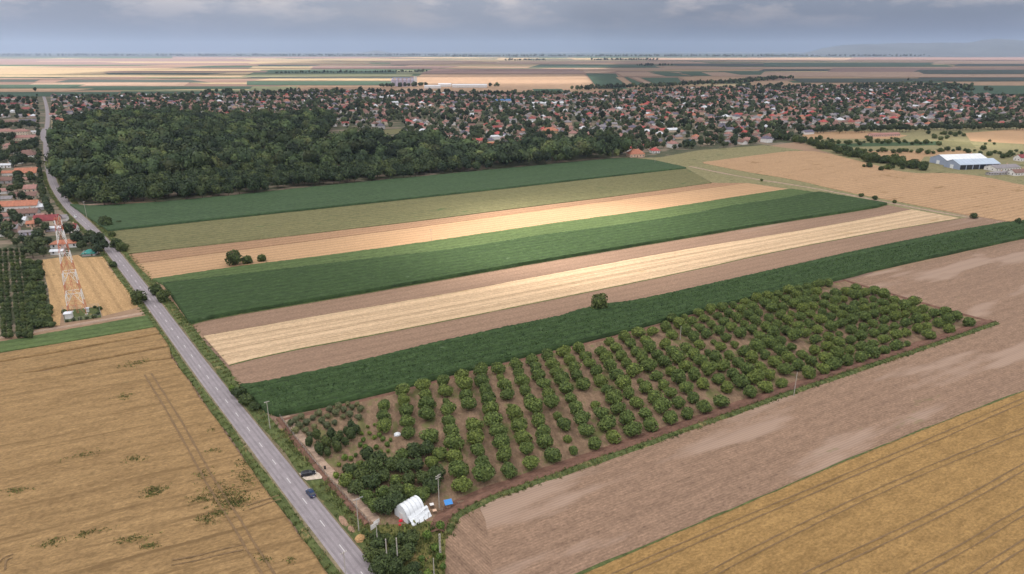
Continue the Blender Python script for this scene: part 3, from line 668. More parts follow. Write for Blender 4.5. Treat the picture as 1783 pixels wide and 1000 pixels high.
K['forest'] = kinds(7, M['leaf_forest'], 900, 6.2, 6.0, .95, 8.8, 6, .3, 250, 10, spread=.62)
K['bush'] = kinds(5, M['leaf_dark'], 700, 1.5, 1.2, .26, 1.05, .6, .08, 300, 6)
K['olive'] = kinds(4, M['leaf_grey'], 500, 1.35, 1.25, .2, 1.2, .6, .07, 350, 6)
K['fresh'] = kinds(3, M['leaf_fresh'], 380, .9, .95, .2, .95, .6, .05, 400, 5)
K['willow'] = kinds(4, M['leaf_dark'], 1500, 1.7, 2.6, .26, 2.6, 1.2, .1, 450, 9)
K['town'] = kinds(6, M['leaf_town'], 420, 4.0, 4.3, .85, 5.6, 3.5, .25, 500, 7)
K['poplar'] = kinds(3, M['leaf_dark'], 900, 1.5, 3.6, .32, 3.8, 1, .12, 550, 8)
def tree(name, kind, x, y, s, label, cat='tree', group=None, sz=None, z=0.0):
    c, t = K[kind][int(R.integers(len(K[kind])))]
    e = empty(name, x, y, z, R.uniform(0, 6.28)); e.scale = (s, s, s * (sz or 1))
    obj('crown', c, e); obj('trunk', t, e)
    return tag(e, label, cat, group)
def tree_px(name, kind, px, py, s, label, cat='tree', group=None, sz=None):
    x, y = P(px, py); return tree(name, kind, x, y, s, label, cat, group, sz)
def place_geo(geos, X, Y, S, SZ, rg, Z=None):
    """many plants as one mesh"""
    Vs = []; Fs = []; Ts = []; o = 0
    for k in range(len(X)):
        V, F, T = geos[int(rg.integers(len(geos)))]
        a = rg.uniform(0, 6.28); c, s = math.cos(a), math.sin(a)
        W = np.c_[(V[:, 0] * c - V[:, 1] * s) * S[k] + X[k], (V[:, 0] * s + V[:, 1] * c) * S[k] + Y[k], V[:, 2] * SZ[k] + (0 if Z is None else Z[k])]
        Vs.append(W); Fs.append(F + o); o += len(W); Ts.append(np.clip(T * .5 + rg.normal(.26, .3), 0, 1))
    return np.vstack(Vs), np.vstack(Fs), np.concatenate(Ts)

# --- orchard: rows of round trees
ORCH = PL([(640, 703), (737, 675), (937, 622), (1106, 580), (1190, 556), (1352, 517), (1462, 493), (1545, 519), (1640, 546), (1705, 563), (1640, 584), (1425, 655), (1207, 728), (1000, 798), (879, 842), (800, 872), (775, 868), (770, 800), (730, 775), (650, 765)])
oa = np.array([6.69, 3.70]); ob = np.array([-1.24, 7.1]); o0 = P(803, 856)
rows = {}
for i in range(-6, 42):
    for j in range(-14, 16):
        q = o0 + oa * i + ob * j
        jit = R.normal(0, .22, 2); q = q + jit
        if not inside(q[0], q[1], ORCH): continue
        px, py = proj(q[0], q[1])
        if R.random() < .035: continue
        if (px - 1400) ** 2 / 900 + (py - 607) ** 2 / 60 < 1 or (px - 1455) ** 2 / 500 + (py - 505) ** 2 / 60 < 1 or (px - 1228) ** 2 / 400 + (py - 700) ** 2 / 130 < 1: continue
        rows.setdefault(i, []).append(q)
ri = 0
for i in sorted(rows):
    ri += 1; l = sorted(rows[i], key=lambda q: q[1])
    for j, q in enumerate(l):
        s = float(np.clip(R.normal(1.02, .11), .7, 1.22))
        if R.random() < .04: s *= .62
        where = f'{ordn(j + 1)} from the ditch' if j else 'nearest the ditch'
        tree('orchard_tree', 'orchard', q[0], q[1], s, f'round green orchard tree, {where} in the {ordn(ri)} row from the road', 'tree', 'trees of the orchard rows', R.uniform(.88, 1.1))
NORCH = sum(len(v) for v in rows.values())
# grove of taller trees by the greenhouse
gp = [(604, 838), (622, 852), (640, 868), (655, 882), (672, 886), (690, 880), (612, 822), (630, 832), (650, 846), (668, 860), (690, 862), (712, 858), (735, 862), (752, 850), (760, 830), (628, 812), (648, 820), (668, 832), (690, 838), (712, 836), (738, 836), (660, 806), (682, 812), (704, 814), (728, 812), (752, 808), (700, 795), (722, 790), (745, 786), (765, 792), (640, 795)]
for k, (x, y) in enumerate(sorted(gp)):
    tree_px('grove_tree', 'grove' if k % 3 else 'orchard', x, y + 8, R.uniform(.68, .95), f'leafy tree in the dense grove behind the greenhouse, {ordn(k + 1)} from the left', 'tree', 'trees of the grove')
wp = [(540, 775), (552, 766), (566, 772), (578, 764), (592, 768), (604, 758), (612, 748), (556, 790), (572, 794), (588, 786), (602, 776), (568, 780), (585, 775), (612, 765), (620, 755)]
for k, (x, y) in enumerate(sorted(wp)):
    tree_px('tall_shrub', 'willow', x, y + 3, R.uniform(.7, 1.0), f'upright dense green shrub in the clump near the parked car, {ordn(k + 1)} from the left', 'shrub', 'shrubs of the clump')
ov = [(507, 740), (516, 733), (525, 728), (522, 745), (534, 739), (533, 752), (545, 730), (548, 745), (556, 723), (560, 736), (571, 727), (575, 716), (584, 722), (590, 711), (600, 716), (606, 706), (614, 712), (598, 728), (610, 724), (583, 738), (570, 745), (540, 760), (622, 706), (628, 716), (516, 752), (625, 730)]
for k, (x, y) in enumerate(sorted(ov)):
    tree_px('grey_shrub', 'olive', x, y + 2, R.uniform(.8, 1.25), f'grey-green shrub at the maize edge of the orchard, {ordn(k + 1)} from the left', 'shrub', 'grey-green shrubs')
sp = [(633, 770), (643, 757), (652, 765), (628, 778), (637, 783), (646, 790), (660, 760), (668, 768), (674, 778), (655, 782), (620, 795), (664, 790), (630, 757), (680, 768), (640, 745), (652, 742), (612, 802), (590, 812), (601, 800), (585, 832), (676, 788)]
for k, (x, y) in enumerate(sorted(sp)):
    tree_px('sapling', 'fresh', x, y + 1, R.uniform(.7, 1.25), f'small bright green sapling on the bare orchard soil, {ordn(k + 1)} from the left', 'sapling', 'saplings')
# scrub at the bottom, by the road end
sb = [(660, 952), (672, 938), (685, 948), (690, 962), (702, 975), (712, 960), (664, 968), (676, 982), (690, 992), (706, 996), (722, 990), (700, 940), (716, 945), (650, 975), (660, 996), (735, 975), (757, 958), (764, 972), (745, 1003), (722, 1012), (690, 1014), (745, 935), (768, 920), (772, 990), (655, 935)]
for k, (x, y) in enumerate(sorted(sb)):
    tree_px('scrub_bush', 'fresh' if x > 728 else 'bush' if k % 3 else 'dark', x, y + 3, R.uniform(.9, 1.5) if k % 3 or x > 728 else R.uniform(.5, .68), f'bush in the scrub below the greenhouse, {ordn(k + 1)} from the left', 'bush', 'bushes of the scrub')
# named trees and bushes
for nm, kd, x, y, s, lb, ct, sz in [
 ('lone_tree', 'dark', 1042, 541, 1.12, 'lone dark tree on the soil strip above the orchard', 'tree', 1.25),
 ('field_bush', 'dark', 410, 462, 1.3, 'tallest green bush standing in the orange stubble strip', 'bush', 1.05),
 ('field_bush', 'bush', 431, 459, 2.3, 'middle green bush of the three in the orange stubble', 'bush', 1),
 ('field_bush', 'bush', 456, 455, 2.0, 'small dark bush at the stubble clump\'s right end', 'bush', 1),
 ('roadside_tree', 'dark', 186, 395, 1.2, 'round dark tree at the corner of the maize beside the road', 'tree', 1),
 ('roadside_bush', 'bush', 208, 390, 1.5, 'low bush right of the round dark tree by the road', 'bush', .8),
 ('roadside_tree', 'dark', 203, 430, 1.05, 'dark tree right of the road opposite the teal hut', 'tree', .9),
 ('roadside_tree', 'dark', 214, 437, 1.0, 'smaller dark tree below the one opposite the teal hut', 'tree', .9),
 ('roadside_bush', 'bush', 196, 412, 1.7, 'bush right of the road above the olive meadow corner', 'bush', 1),
 ('roadside_tree', 'dark', 241, 529, 1.0, 'dark tree left of the road beside the cut wheat', 'tree', 1.1),
 ('roadside_bush', 'bush', 252, 524, 1.2, 'bush leaning over the road beside the cut wheat', 'bush', 1),
 ('roadside_bush', 'bush', 198, 466, 1.6, 'bush on the left road edge above the wheat corner', 'bush', 1.1),
 ('roadside_tree', 'dark', 272, 513, .85, 'dark tree on the right road edge at the sunflower corner', 'tree', 1),
 ('roadside_tree', 'dark', 285, 525, .95, 'dark tree right of the road below the sunflower corner', 'tree', 1),
 ('roadside_bush', 'bush', 415, 692, 1.7, 'bright bush on the right verge above the maize end', 'bush', 1.1),
 ('roadside_bush', 'bush', 430, 704, 1.8, 'bush on the right verge at the maize end', 'bush', 1.1),
 ('roadside_bush', 'bush', 443, 714, 1.5, 'lowest bush on the right verge beside the utility pole', 'bush', 1),
 ('roadside_bush', 'fresh', 405, 682, 1.5, 'small pale bush on the right verge at the soil strip end', 'bush', 1),
 ('border_bush', 'bush', 1500, 343, 1.5, 'bush on the grassy border left of the tan field', 'bush', 1),
 ('border_bush', 'bush', 1523, 348, 1.7, 'bush on the border, second along the tan field', 'bush', 1),
 ('border_bush', 'bush', 1557, 354, 1.3, 'bush on the border, third along the tan field', 'bush', 1),
 ('border_bush', 'dark', 1695, 381, .72, 'round dark bush on the border near the pale strip end', 'bush', .9),
 ('border_bush', 'dark', 1772, 392, .62, 'dark bush on the border at the picture\'s right side', 'bush', 1.3),
 ('border_bush', 'bush', 1326, 316, 1.2, 'small bush on the grassy track near the stubble end', 'bush', 1),
 ('field_tree', 'town', 62, 160, 1.3, 'single dark tree in the far green field above the village', 'tree', 1.2),
 ('field_tree', 'town', 1581, 141, 1.3, 'single dark tree in the far fields above the town', 'tree', 1.0),
 ('field_tree', 'town', 628, 163, 2.0, 'big dark tree at the town edge left of the silos', 'tree', 1.1)]:
    tree_px(nm, kd, x, y, s, lb, ct, None, sz)
# hedge and orchard left of the mast field
k = 0
for y in range(462, 572, 9):
    xl = np.interp(y, [455, 575], [46, 58]); xr = np.interp(y, [455, 575], [70, 92])
    for x in np.arange(xl + 4, xr, 9):
        k += 1
        tree_px('hedge_bush', 'bush', x + R.uniform(-2, 2), y + R.uniform(-2, 2), R.uniform(1.3, 2.1), f'bush of the thicket left of the mast field, {ordn(k)} counted from its top', 'bush', 'bushes of the thicket')
k = 0
for r_, x0 in enumerate((3, 13, 23, 33, 43)):
    for y in np.arange(440, 590, 6.5):
        x = x0 + (y - 440) * (.06 if r_ < 2 else .1) - 3
        if x < -12: continue
        k += 1
        tree_px('slim_tree', 'poplar', x + R.uniform(-1, 1), y, R.uniform(.8, 1.0), f'slim dark tree of the dense rows at the left border, {ordn(k % 24 + 1)} along row {"one two three four five".split()[r_]}', 'tree', 'slim trees in rows', .5)

# --- forest
FORE = [(96, 300), (92, 254), (105, 236), (160, 208), (240, 203), (300, 204), (400, 213), (540, 212), (560, 206), (585, 213), (580, 226), (565, 246), (600, 252), (700, 253), (740, 259), (800, 265), (860, 265), (950, 258), (1040, 260), (1092, 266), (1092, 274), (1000, 283.5), (800, 302.5), (600, 321.5), (337, 349), (200, 360.5), (125, 358), (108, 337)]
fw = PL(FORE); x0, y0 = fw.min(0); x1, y1 = fw.max(0)
def scatter(poly, step, rg, jit=.38):
    x0, y0 = poly.min(0); x1, y1 = poly.max(0)
    gx, gy = np.meshgrid(np.arange(x0, x1, step), np.arange(y0, y1, step * .87))
    gx = gx + (np.arange(gx.shape[0]) % 2)[:, None] * step * .5
    gx = gx.ravel() + rg.uniform(-jit, jit, gx.size) * step; gy = gy.ravel() + rg.uniform(-jit, jit, gy.size) * step
    k = inside(gx, gy, poly); return gx[k], gy[k]
rgf = np.random.default_rng(5)
fx, fy = scatter(fw, 10.4, rgf, .5)
dep = np.hypot(fx, fy); od = np.argsort(dep); fx, fy = fx[od], fy[od]
NF = 290
# the visible front of the wood: the trees nearest to its lower edge, counted from the left
front = sorted(range(NF), key=lambda i: proj(fx[i], fy[i])[0])
for n_, i in enumerate(front):
    tree('forest_tree', 'forest', fx[i], fy[i], R.uniform(.72, 1.12), f'dark broadleaf tree at the front of the wood, {ordn(n_ + 1)} from the left', 'tree', 'trees at the front of the wood', R.uniform(.8, 1.1))
fg = [crown_geo(np.random.default_rng(600 + k), 340, 6.0, 5.4, 1.0, 9, 8.4, spread=.62) for k in range(8)]
n = len(fx) - NF
S = np.clip(rgf.lognormal(.05, .3, n), .6, 1.9); clump = fbm(fx[NF:] * .02, fy[NF:] * .02, 4)
V, F, T = place_geo(fg, fx[NF:], fy[NF:], S, S * (.7 + .65 * clump), rgf)
tag(obj('forest', mesh('forest', V, F, [M['forest_mass']], tint=T)), 'dark green wood between the village and the maize field', 'forest', kind='stuff')

# ------------------------------------------------------------------ houses
RID = {}
def house_meshes(w, d, h, rh, hip):
    """wall body and roof of a house, ridge along x"""
    key = (round(w, 1), round(d, 1), round(h, 1), round(rh, 1), hip)
    if key in RID: return RID[key]
    x, y = w / 2, d / 2
    if hip:
        V = [(-x,-y,0),(x,-y,0),(x,y,0),(-x,y,0),(-x,-y,h),(x,-y,h),(x,y,h),(-x,y,h)]
        F = [(0,1,5,4),(1,2,6,5),(2,3,7,6),(3,0,4,7),(4,5,6,7)]
    else:
        V = [(-x,-y,0),(x,-y,0),(x,y,0),(-x,y,0),(-x,-y,h),(x,-y,h),(x,y,h),(-x,y,h),(-x,0,h+rh),(x,0,h+rh)]
        F = [(0,1,5,4),(2,3,7,6),(1,2,6,9,5),(3,0,4,8,7)]
    wm = bpy.data.meshes.new('wall'); wm.from_pydata(V, [], F); wm.materials.append(M['wall_cream'])
    o = .45; t = .22; k = o * rh / y; X = x + o; Y = y + o; b = h - k; T = h + rh
    if hip:
        r = max(.3, x - y * .9)
        V = [(-X,-Y,b),(X,-Y,b),(X,Y,b),(-X,Y,b),(-r,0,T),(r,0,T),(-X,-Y,b+t),(X,-Y,b+t),(X,Y,b+t),(-X,Y,b+t),(-r,0,T+t),(r,0,T+t)]
        F = [(6,7,11,10),(7,8,11),(8,9,10,11),(9,6,10),(0,1,7,6),(1,2,8,7),(2,3,9,8),(3,0,6,9),(1,0,4,5),(2,1,5),(3,2,5,4),(0,3,4)]
    else:
        V = [(-X,-Y,b),(X,-Y,b),(X,0,T),(-X,0,T),(X,Y,b),(-X,Y,b),(-X,-Y,b+t),(X,-Y,b+t),(X,0,T+t),(-X,0,T+t),(X,Y,b+t),(-X,Y,b+t)]
        F = [(6,7,8,9),(9,8,10,11),(0,1,7,6),(4,5,11,10),(1,2,8,7),(2,4,10,8),(3,0,6,9),(5,3,9,11),(1,0,3,2),(2,3,5,4)]
    rm = bpy.data.meshes.new('roof'); rm.from_pydata(V, [], F); rm.materials.append(M['roof_red'])
    RID[key] = (wm, rm); return RID[key]
WIN = MB().box(-.5, .5, -.06, .06, 0, 1.3).mesh('window', M['glass'])
FRM = MB().box(-.62, -.5, -.09, .03, -.1, 1.4).box(.5, .62, -.09, .03, -.1, 1.4).box(-.5, .5, -.09, .03, 1.3, 1.4).box(-.5, .5, -.12, .03, -.1, 0).mesh('frame', M['wall_white'])
DOOR = MB().box(-.5, .5, -.07, .05, 0, 2.05).mesh('door', M['wood'])
CHIM = MB().box(-.35, .35, -.35, .35, 0, 1.6).box(-.45, .45, -.45, .45, 1.6, 1.75).mesh('chimney', M['wall_peach'])
def setmat(o, m):
    o.material_slots[0].link = 'OBJECT'; o.material_slots[0].material = m
def house(name, x, y, rz, w, d, h, rh, roof, wall, label, cat='house', group=None, hip=False, detail=True, storeys=1):
    e = empty(name, x, y, 0, rz); wm, rm = house_meshes(w, d, h, rh, hip)
    a = obj('wall', wm, e); setmat(a, M['wall_' + wall]); b = obj('roof', rm, e); setmat(b, M['roof_' + roof])
    if detail:
        n = max(2, int(w / 3.2))
        for s in range(storeys):
            for k in range(n):
                xx = -w / 2 + w * (k + .5) / n
                if s == 0 and k == n // 2: obj('door', DOOR, e, (xx, -d / 2, .05)); continue
                q = obj('window', WIN, e, (xx, -d / 2, .95 + s * 2.9)); obj('frame', FRM, q)
        for s in (-1, 1):
            for k in (-.22, .22):
                q = obj('window', WIN, e, (s * w / 2, k * d, 1.0), s * math.pi / 2); obj('frame', FRM, q)
        obj('chimney', CHIM, b, (w * .22, d * .12, h + rh * .72))
    return tag(e, label, cat, group)
def house_px(name, xl, xr, yb, roof, wall, label, dm=8, h=3.0, rh=2.6, hip=False, rz=None, storeys=1, cat='house', detail=True):
    s = ppm(yb); w = (xr - xl) / s; x, y = P((xl + xr) / 2, yb); rz = math.radians(14) if rz is None else rz
    w = w / max(.6, math.cos(rz)) * .93
    return house(name, x - math.sin(rz) * dm / 2, y + math.cos(rz) * dm / 2, rz, w, dm, h, rh, roof, wall, label, cat, None, hip, detail, storeys)
VH = [
 ('house', 60, 99, 392, 'maroon', 'cream', 'long maroon-roofed house beside the street bend', 9, 3.2, 3.2, False),
 ('house', -4, 63, 368, 'orange', 'white', 'long white house with orange roof near the street', 9, 4.2, 3.2, False),
 ('house', 15, 63, 378, 'brown', 'grey', 'low brown-roofed house right below the long white house', 8, 2.8, 2.6, False),
 ('house', 26, 62, 348, 'brown', 'cream', 'brown-roofed house just above the long white house', 9, 3, 2.8, False),
 ('house', 42, 62, 335, 'rose', 'cream', 'rose-roofed house two above the long white house', 9, 3, 2.8, False),
 ('house', 7, 30, 398, 'brown', 'white', 'white-gabled house with dark brown roof left of the maroon roof', 9, 3, 3, False),
 ('outbuilding', 47, 60, 396, 'orange', 'peach', 'small orange-roofed outbuilding left of the maroon-roofed house', 5, 2.6, 1.5, False),
 ('shed', 35, 63, 410, 'grey', 'lilac', 'long low grey shed below the maroon-roofed house', 4, 2.2, .9, False),
 ('shed', 81, 105, 403, 'palemetal', 'lilac', 'pale lean shed in front of the maroon-roofed house', 5, 2.2, .8, False),
 ('house', 113, 132, 406, 'maroon', 'white', 'red-roofed house close to the road behind the mast top', 7, 3, 2.6, False),
 ('house', 90, 134, 432, 'orange', 'white', 'orange-roofed house behind the cut wheat and the mast', 7, 2.8, 1.6, True),
 ('shed', 89, 110, 444, 'palemetal', 'white', 'white shed at the top border of the cut wheat', 4, 2.2, .8, False),
 ('hut', 144, 165, 446, 'teal', 'grey', 'teal-roofed hut beside the road trees at the wheat corner', 6, 1.6, 1.6, True),
 ('apartment_block', -6, 22, 237, 'rose', 'cream', 'cream two-storey block with rose roof, left one of two', 12, 6.4, 3, True),
 ('apartment_block', 23, 48, 237, 'rose', 'cream', 'cream two-storey block with rose roof, right one of two', 12, 6.4, 3, True),
 ('annex', 48, 62, 233, 'palemetal', 'white', 'white flat annex beside the cream two-storey block', 8, 3, .8, False),
 ('house', 25, 60, 245, 'rose', 'cream', 'cream house with rose roof below the two-storey blocks', 10, 4, 3, False),
 ('house', 26, 51, 255, 'maroon', 'white', 'maroon-roofed house below the rose-roofed cream house', 9, 2.6, 2.6, False),
 ('house', 6, 19, 258, 'rose', 'pink', 'small pink house among trees at the left border', 8, 3, 2.6, True),
 ('villa', 31, 60, 278, 'brown', 'white', 'tall white house under a big brown hipped roof', 12, 5, 5.0, True),
 ('shed', -4, 18, 293, 'palemetal', 'white', 'long white metal shed at the left border', 9, 3, 1.2, False),
 ('shed', 17, 36, 286, 'palemetal', 'white', 'white metal shed beside the big brown hipped roof', 9, 3, 1.2, False),
 ('house', 26, 62, 307, 'orange', 'cream', 'orange-roofed house with long roof left of the street', 12, 3.2, 4.2, False),
 ('house', -4, 20, 320, 'brown', 'grey', 'brown-roofed house at the left border under trees', 8, 3, 2.6, False),
 ('house', 34, 61, 216, 'slate', 'cream', 'slate-roofed house above the two-storey blocks', 12, 3.5, 3.5, False),
 ('house', -4, 30, 217, 'brown', 'cream', 'long brown-roofed house above the two-storey blocks', 10, 3.2, 3, False),
 ('house', 35, 53, 193, 'red', 'cream', 'red-roofed house among trees left of the far street', 12, 3.2, 3.4, True),
 ('house', 97, 122, 197, 'brown', 'cream', 'long brown-roofed house right of the far street', 12, 3.2, 3.4, False),
 ('house', 105, 114, 215, 'orange', 'peach', 'narrow orange house at the top corner of the wood', 9, 5, 3, False),
 ('house', 115, 132, 214, 'rose', 'pink', 'pink house at the top corner of the wood', 11, 5, 3, True),
 ('house', 131, 152, 233, 'grey', 'grey', 'grey house standing in the wood', 10, 5, 3, True),
 ('house', 160, 188, 218, 'palemetal', 'white', 'white-roofed long house at the top border of the wood', 9, 3, 1.6, False),
 ('house', 152, 165, 207, 'rose', 'white', 'rose-roofed white house behind the wood, left of a twin', 10, 3.2, 3, True),
 ('house', 169, 182, 206, 'maroon', 'white', 'maroon-roofed white house behind the wood, right of a twin', 10, 3.2, 3, True),
 ('house', 1096, 1124, 274, 'orange', 'peach', 'peach house with big orange roof at the wood corner', 12, 4, 4.5, True),
 ('house', 1135, 1150, 267, 'fire', 'white', 'bright red-roofed white house right of the wood corner', 9, 3.2, 3, True),
 ('house', 1193, 1212, 252, 'blue', 'white', 'white house with bright blue roof near the meadow', 9, 3.2, 2.6, False),
 ('house', 945, 973, 235, 'orange', 'ochre', 'large ochre house with orange roof behind the wood', 12, 6, 4, True)]
for (nm, xl, xr, yb, rf, wl, lb, dm, h, rh, hip) in VH:
    house_px(nm, xl, xr, yb, rf, wl, lb, dm, h, rh, hip, storeys=2 if h > 4.5 else 1, cat={'apartment_block': 'building', 'outbuilding': 'shed', 'annex': 'building', 'villa': 'house'}.get(nm, nm))
rv = np.random.default_rng(77); k = 0
for yv in (174, 178.5, 184, 190, 197, 205):
    for xv in np.arange(-14, 56, 11):
        if rv.random() < .3 or any(a - 6 < xv + 4 < b + 2 and abs(c - yv) < 7 for (_n1, a, b, c, *_r1) in VH): continue
        k += 1; xx = xv + rv.uniform(-3, 3); rf = ['rose', 'brown', 'red', 'orange', 'grey', 'palemetal', 'maroon'][int(rv.integers(7))]
        house_px('village_house', xx, xx + rv.uniform(6, 10), yv, rf, ['white', 'cream', 'pink', 'grey'][int(rv.integers(4))], f'{dict(palemetal="white").get(rf, rf)}-roofed house of the far left village, {ordn(k)} counted row by row from the back', 10, 3.1, 2.8, bool(rv.random() < .5), detail=False)
k = 0
for (xl, xr, yb, rf, wl) in [(2, 20, 352, 'grey', 'cream'), (0, 12, 338, 'rose', 'white'), (14, 26, 330, 'brown', 'cream'), (0, 22, 383, 'rose', 'white'), (66, 78, 366, 'palemetal', 'grey'), (30, 44, 390, 'palemetal', 'white'), (38, 50, 318, 'rose', 'cream'), (4, 22, 306, 'orange', 'white'), (2, 14, 270, 'brown', 'white'), (14, 27, 268, 'grey', 'grey'), (64, 76, 384, 'rose', 'peach'), (0, 12, 412, 'brown', 'white'), (14, 30, 405, 'grey', 'pink'), (103, 115, 386, 'grey', 'white'), (104, 118, 186, 'rose', 'white'), (100, 112, 178, 'brown', 'white'), (118, 130, 182, 'red', 'cream'), (122, 138, 192, 'grey', 'white')]:
    k += 1; house_px('outbuilding' if xr - xl < 15 else 'house', xl, xr, yb, rf, wl, f'{dict(palemetal="white").get(rf, rf)}-roofed small {wl} building near the village street, {ordn(k)} of the low yard buildings', 6, 2.6, 1.8, False, detail=False, cat='building')
    VH.append(('', xl, xr, yb))
# village trees and the tree row along the street
k = 0
for i in range(0, 46):
    t = i / 45; y = 168 + t * 212; x = np.interp(y, [168, 200, 236, 300, 345, 385], [66, 66, 66, 69, 76, 93])
    if R.random() < .12: continue
    k += 1
    tree_px('street_tree', 'town', x + R.uniform(-2, 2), y, R.uniform(.55, .85), f'dark street tree left of the village street, {ordn(k)} counted from the far end', 'tree', 'trees along the village street')
vt = []
for _ in range(900):
    x = R.uniform(-12, 62); y = 170 + 235 * R.random() ** .9
    hit = any(a - 2 < x < b + 2 and c - (14 if c > 300 else 9) < y < c + 3 for (_n2, a, b, c, *_r) in VH)
    if not hit and all(abs(x - a) > 5 or abs(y - b) > 3 for a, b in vt): vt.append((x, y))
    if len(vt) > 150: break
vt += [(x, y) for x, y in [(40, 425), (52, 432), (60, 440), (66, 428), (72, 436), (76, 448), (58, 450), (84, 430), (70, 418), (10, 415), (20, 420), (16, 408), (30, 430), (150, 428), (160, 422), (168, 432), (176, 428), (182, 438), (172, 444), (143, 436), (138, 428), (80, 405), (48, 446), (122, 412), (68, 395)]]
for k, (x, y) in enumerate(sorted(vt, key=lambda q: -q[1])):
    tree_px('garden_tree', 'town', x, y, R.uniform(.65, 1.1) if y > 300 else R.uniform(.9, 1.4), f'dark garden tree among the left village houses, {ordn(k + 1)} from the front', 'tree', 'garden trees of the village')

# --- the town: rows of houses along its streets
TOWN = PL([(92, 169), (380, 165), (500, 160), (640, 159), (720, 162), (1000, 166), (1130, 157), (1340, 152), (1600, 151), (1700, 166), (1783, 171), (1900, 173), (1900, 218), (1783, 219), (1480, 222), (1400, 236), (1330, 252), (1200, 262), (1095, 270), (1085, 250), (950, 251), (850, 258), (700, 246), (706, 222), (620, 227), (570, 218), (540, 208), (400, 209), (300, 199), (180, 201), (130, 212), (90, 218)])
rt = np.random.default_rng(21)
ts = math.radians(24); tu = np.array([math.cos(ts), math.sin(ts)]); tv = np.array([-math.sin(ts), math.cos(ts)])
hs = []
x0, y0 = TOWN.min(0); x1, y1 = TOWN.max(0)
cor = np.array([[x0, y0], [x1, y0], [x1, y1], [x0, y1]]); cu = cor @ tu; cv = cor @ tv
rowi = 0
vv = cv.min()
while vv < cv.max():
    rowi += 1
    uu = np.arange(cu.min(), cu.max(), 21.0) + rt.uniform(-5, 5)
    q = uu[:, None] * tu + (vv + 12 * np.sin(uu / 260 + rowi))[:, None] * tv + rt.normal(0, 3.0, (len(uu), 2))
    k = inside(q[:, 0], q[:, 1], TOWN) & (rt.random(len(uu)) < .38 + .62 * np.clip((fbm(q[:, 0] / 140, q[:, 1] / 140, 17) - .3) * 2.4, 0, 1))
    for a in q[k]: hs.append((a[0], a[1], rowi))
    vv += 27.0 if rowi % 2 else 36.0
hs.sort(key=lambda a: math.hypot(a[0], a[1]))
# keep clear of the houses placed by hand
def near_hand(x, y):
    for o in HAND:
        if abs(o[0] - x) < 16 and abs(o[1] - y) < 16: return True
    return False
HAND = [(o.location.x, o.location.y) for o in col.objects if o.type == 'EMPTY' and o.get('category') in ('house', 'shed', 'building', 'hut')]
hs = [a for a in hs if not near_hand(a[0], a[1])]
roofs = ['red', 'brown', 'rose', 'orange', 'brown', 'rose', 'grey', 'rose', 'palemetal', 'brown', 'grey', 'slate', 'brown', 'brown', 'rose', 'grey', 'brown', 'fire', 'rose', 'slate']
rword = dict(red='red', brown='brown', rose='rose', orange='orange', grey='grey', maroon='maroon', palemetal='white', slate='slate-dark', fire='bright red')
walls = ['cream', 'white', 'grey', 'pink', 'white', 'peach', 'cream']
dims = [(11, 8, 3, 2.8, False), (13, 9, 3.2, 3, True), (10, 8, 3.2, 3, True), (15, 8, 3, 2.6, False), (12, 10, 5.5, 3.2, True), (9, 7, 2.8, 2.4, False), (18, 9, 3.2, 2.6, False)]
NH = 260
near = hs[:NH]; rl = {}
for a in near: rl.setdefault(a[2], []).append(a)
for rn, r_ in enumerate(sorted(rl)):
    for k, (x, y, _) in enumerate(sorted(rl[r_], key=lambda q: q[0])):
        rf = roofs[int(rt.integers(len(roofs)))]; wl = walls[int(rt.integers(len(walls)))]; w, d, h, rh, hip = dims[int(rt.integers(len(dims)))]
        e = house('town_house', x, y, ts + (math.pi / 2 if rt.random() < .4 else 0) + rt.normal(0, .06), w, d, h, rh, rf, wl,
              f'{rword[rf]}-roofed {wl} town house, {ordn(k + 1)} from the left in the {ordn(rn + 1)} row nearest the wood', 'house', 'houses of the town', hip, False)
        if rt.random() < .6: obj('chimney', CHIM, e.children[1], (w * .2, d * .1, h + rh * .7))
# the rest of the town, too far and too many to count
far = hs[NH:]
parts = {}
for (x, y, _) in far:
    rf = roofs[int(rt.integers(len(roofs)))]; wl = walls[int(rt.integers(len(walls)))]; w, d, h, rh, hip = dims[int(rt.integers(len(dims)))]
    wm, rm = house_meshes(w, d, h, rh, hip); a = ts + (math.pi / 2 if rt.random() < .4 else 0) + rt.normal(0, .06)
    for key, me in (('wall_' + wl, wm), ('roof_' + rf, rm)):
        if me.name not in RID:
            V = np.empty(len(me.vertices) * 3, np.float32); me.vertices.foreach_get('co', V)
            RID[me.name] = (V.reshape(-1, 3), [tuple(p.vertices) for p in me.polygons])
        V, F = RID[me.name]; c, s = math.cos(a), math.sin(a)
        mb = parts.setdefault(key, MB()); mb.add(np.c_[V[:, 0] * c - V[:, 1] * s + x, V[:, 0] * s + V[:, 1] * c + y, V[:, 2]], F)
et = empty('distant_town', *P(900, 190)); tag(et, 'mass of small distant houses filling the far side of the town', 'town', kind='stuff')
for key, mb in parts.items():
    o = mb.build('far_roof' if key.startswith('roof') else 'far_wall', M[key]); o.parent = et; o.matrix_parent_inverse = Matrix.Translation((-et.location.x, -et.location.y, 0)); o['kind'] = 'stuff'
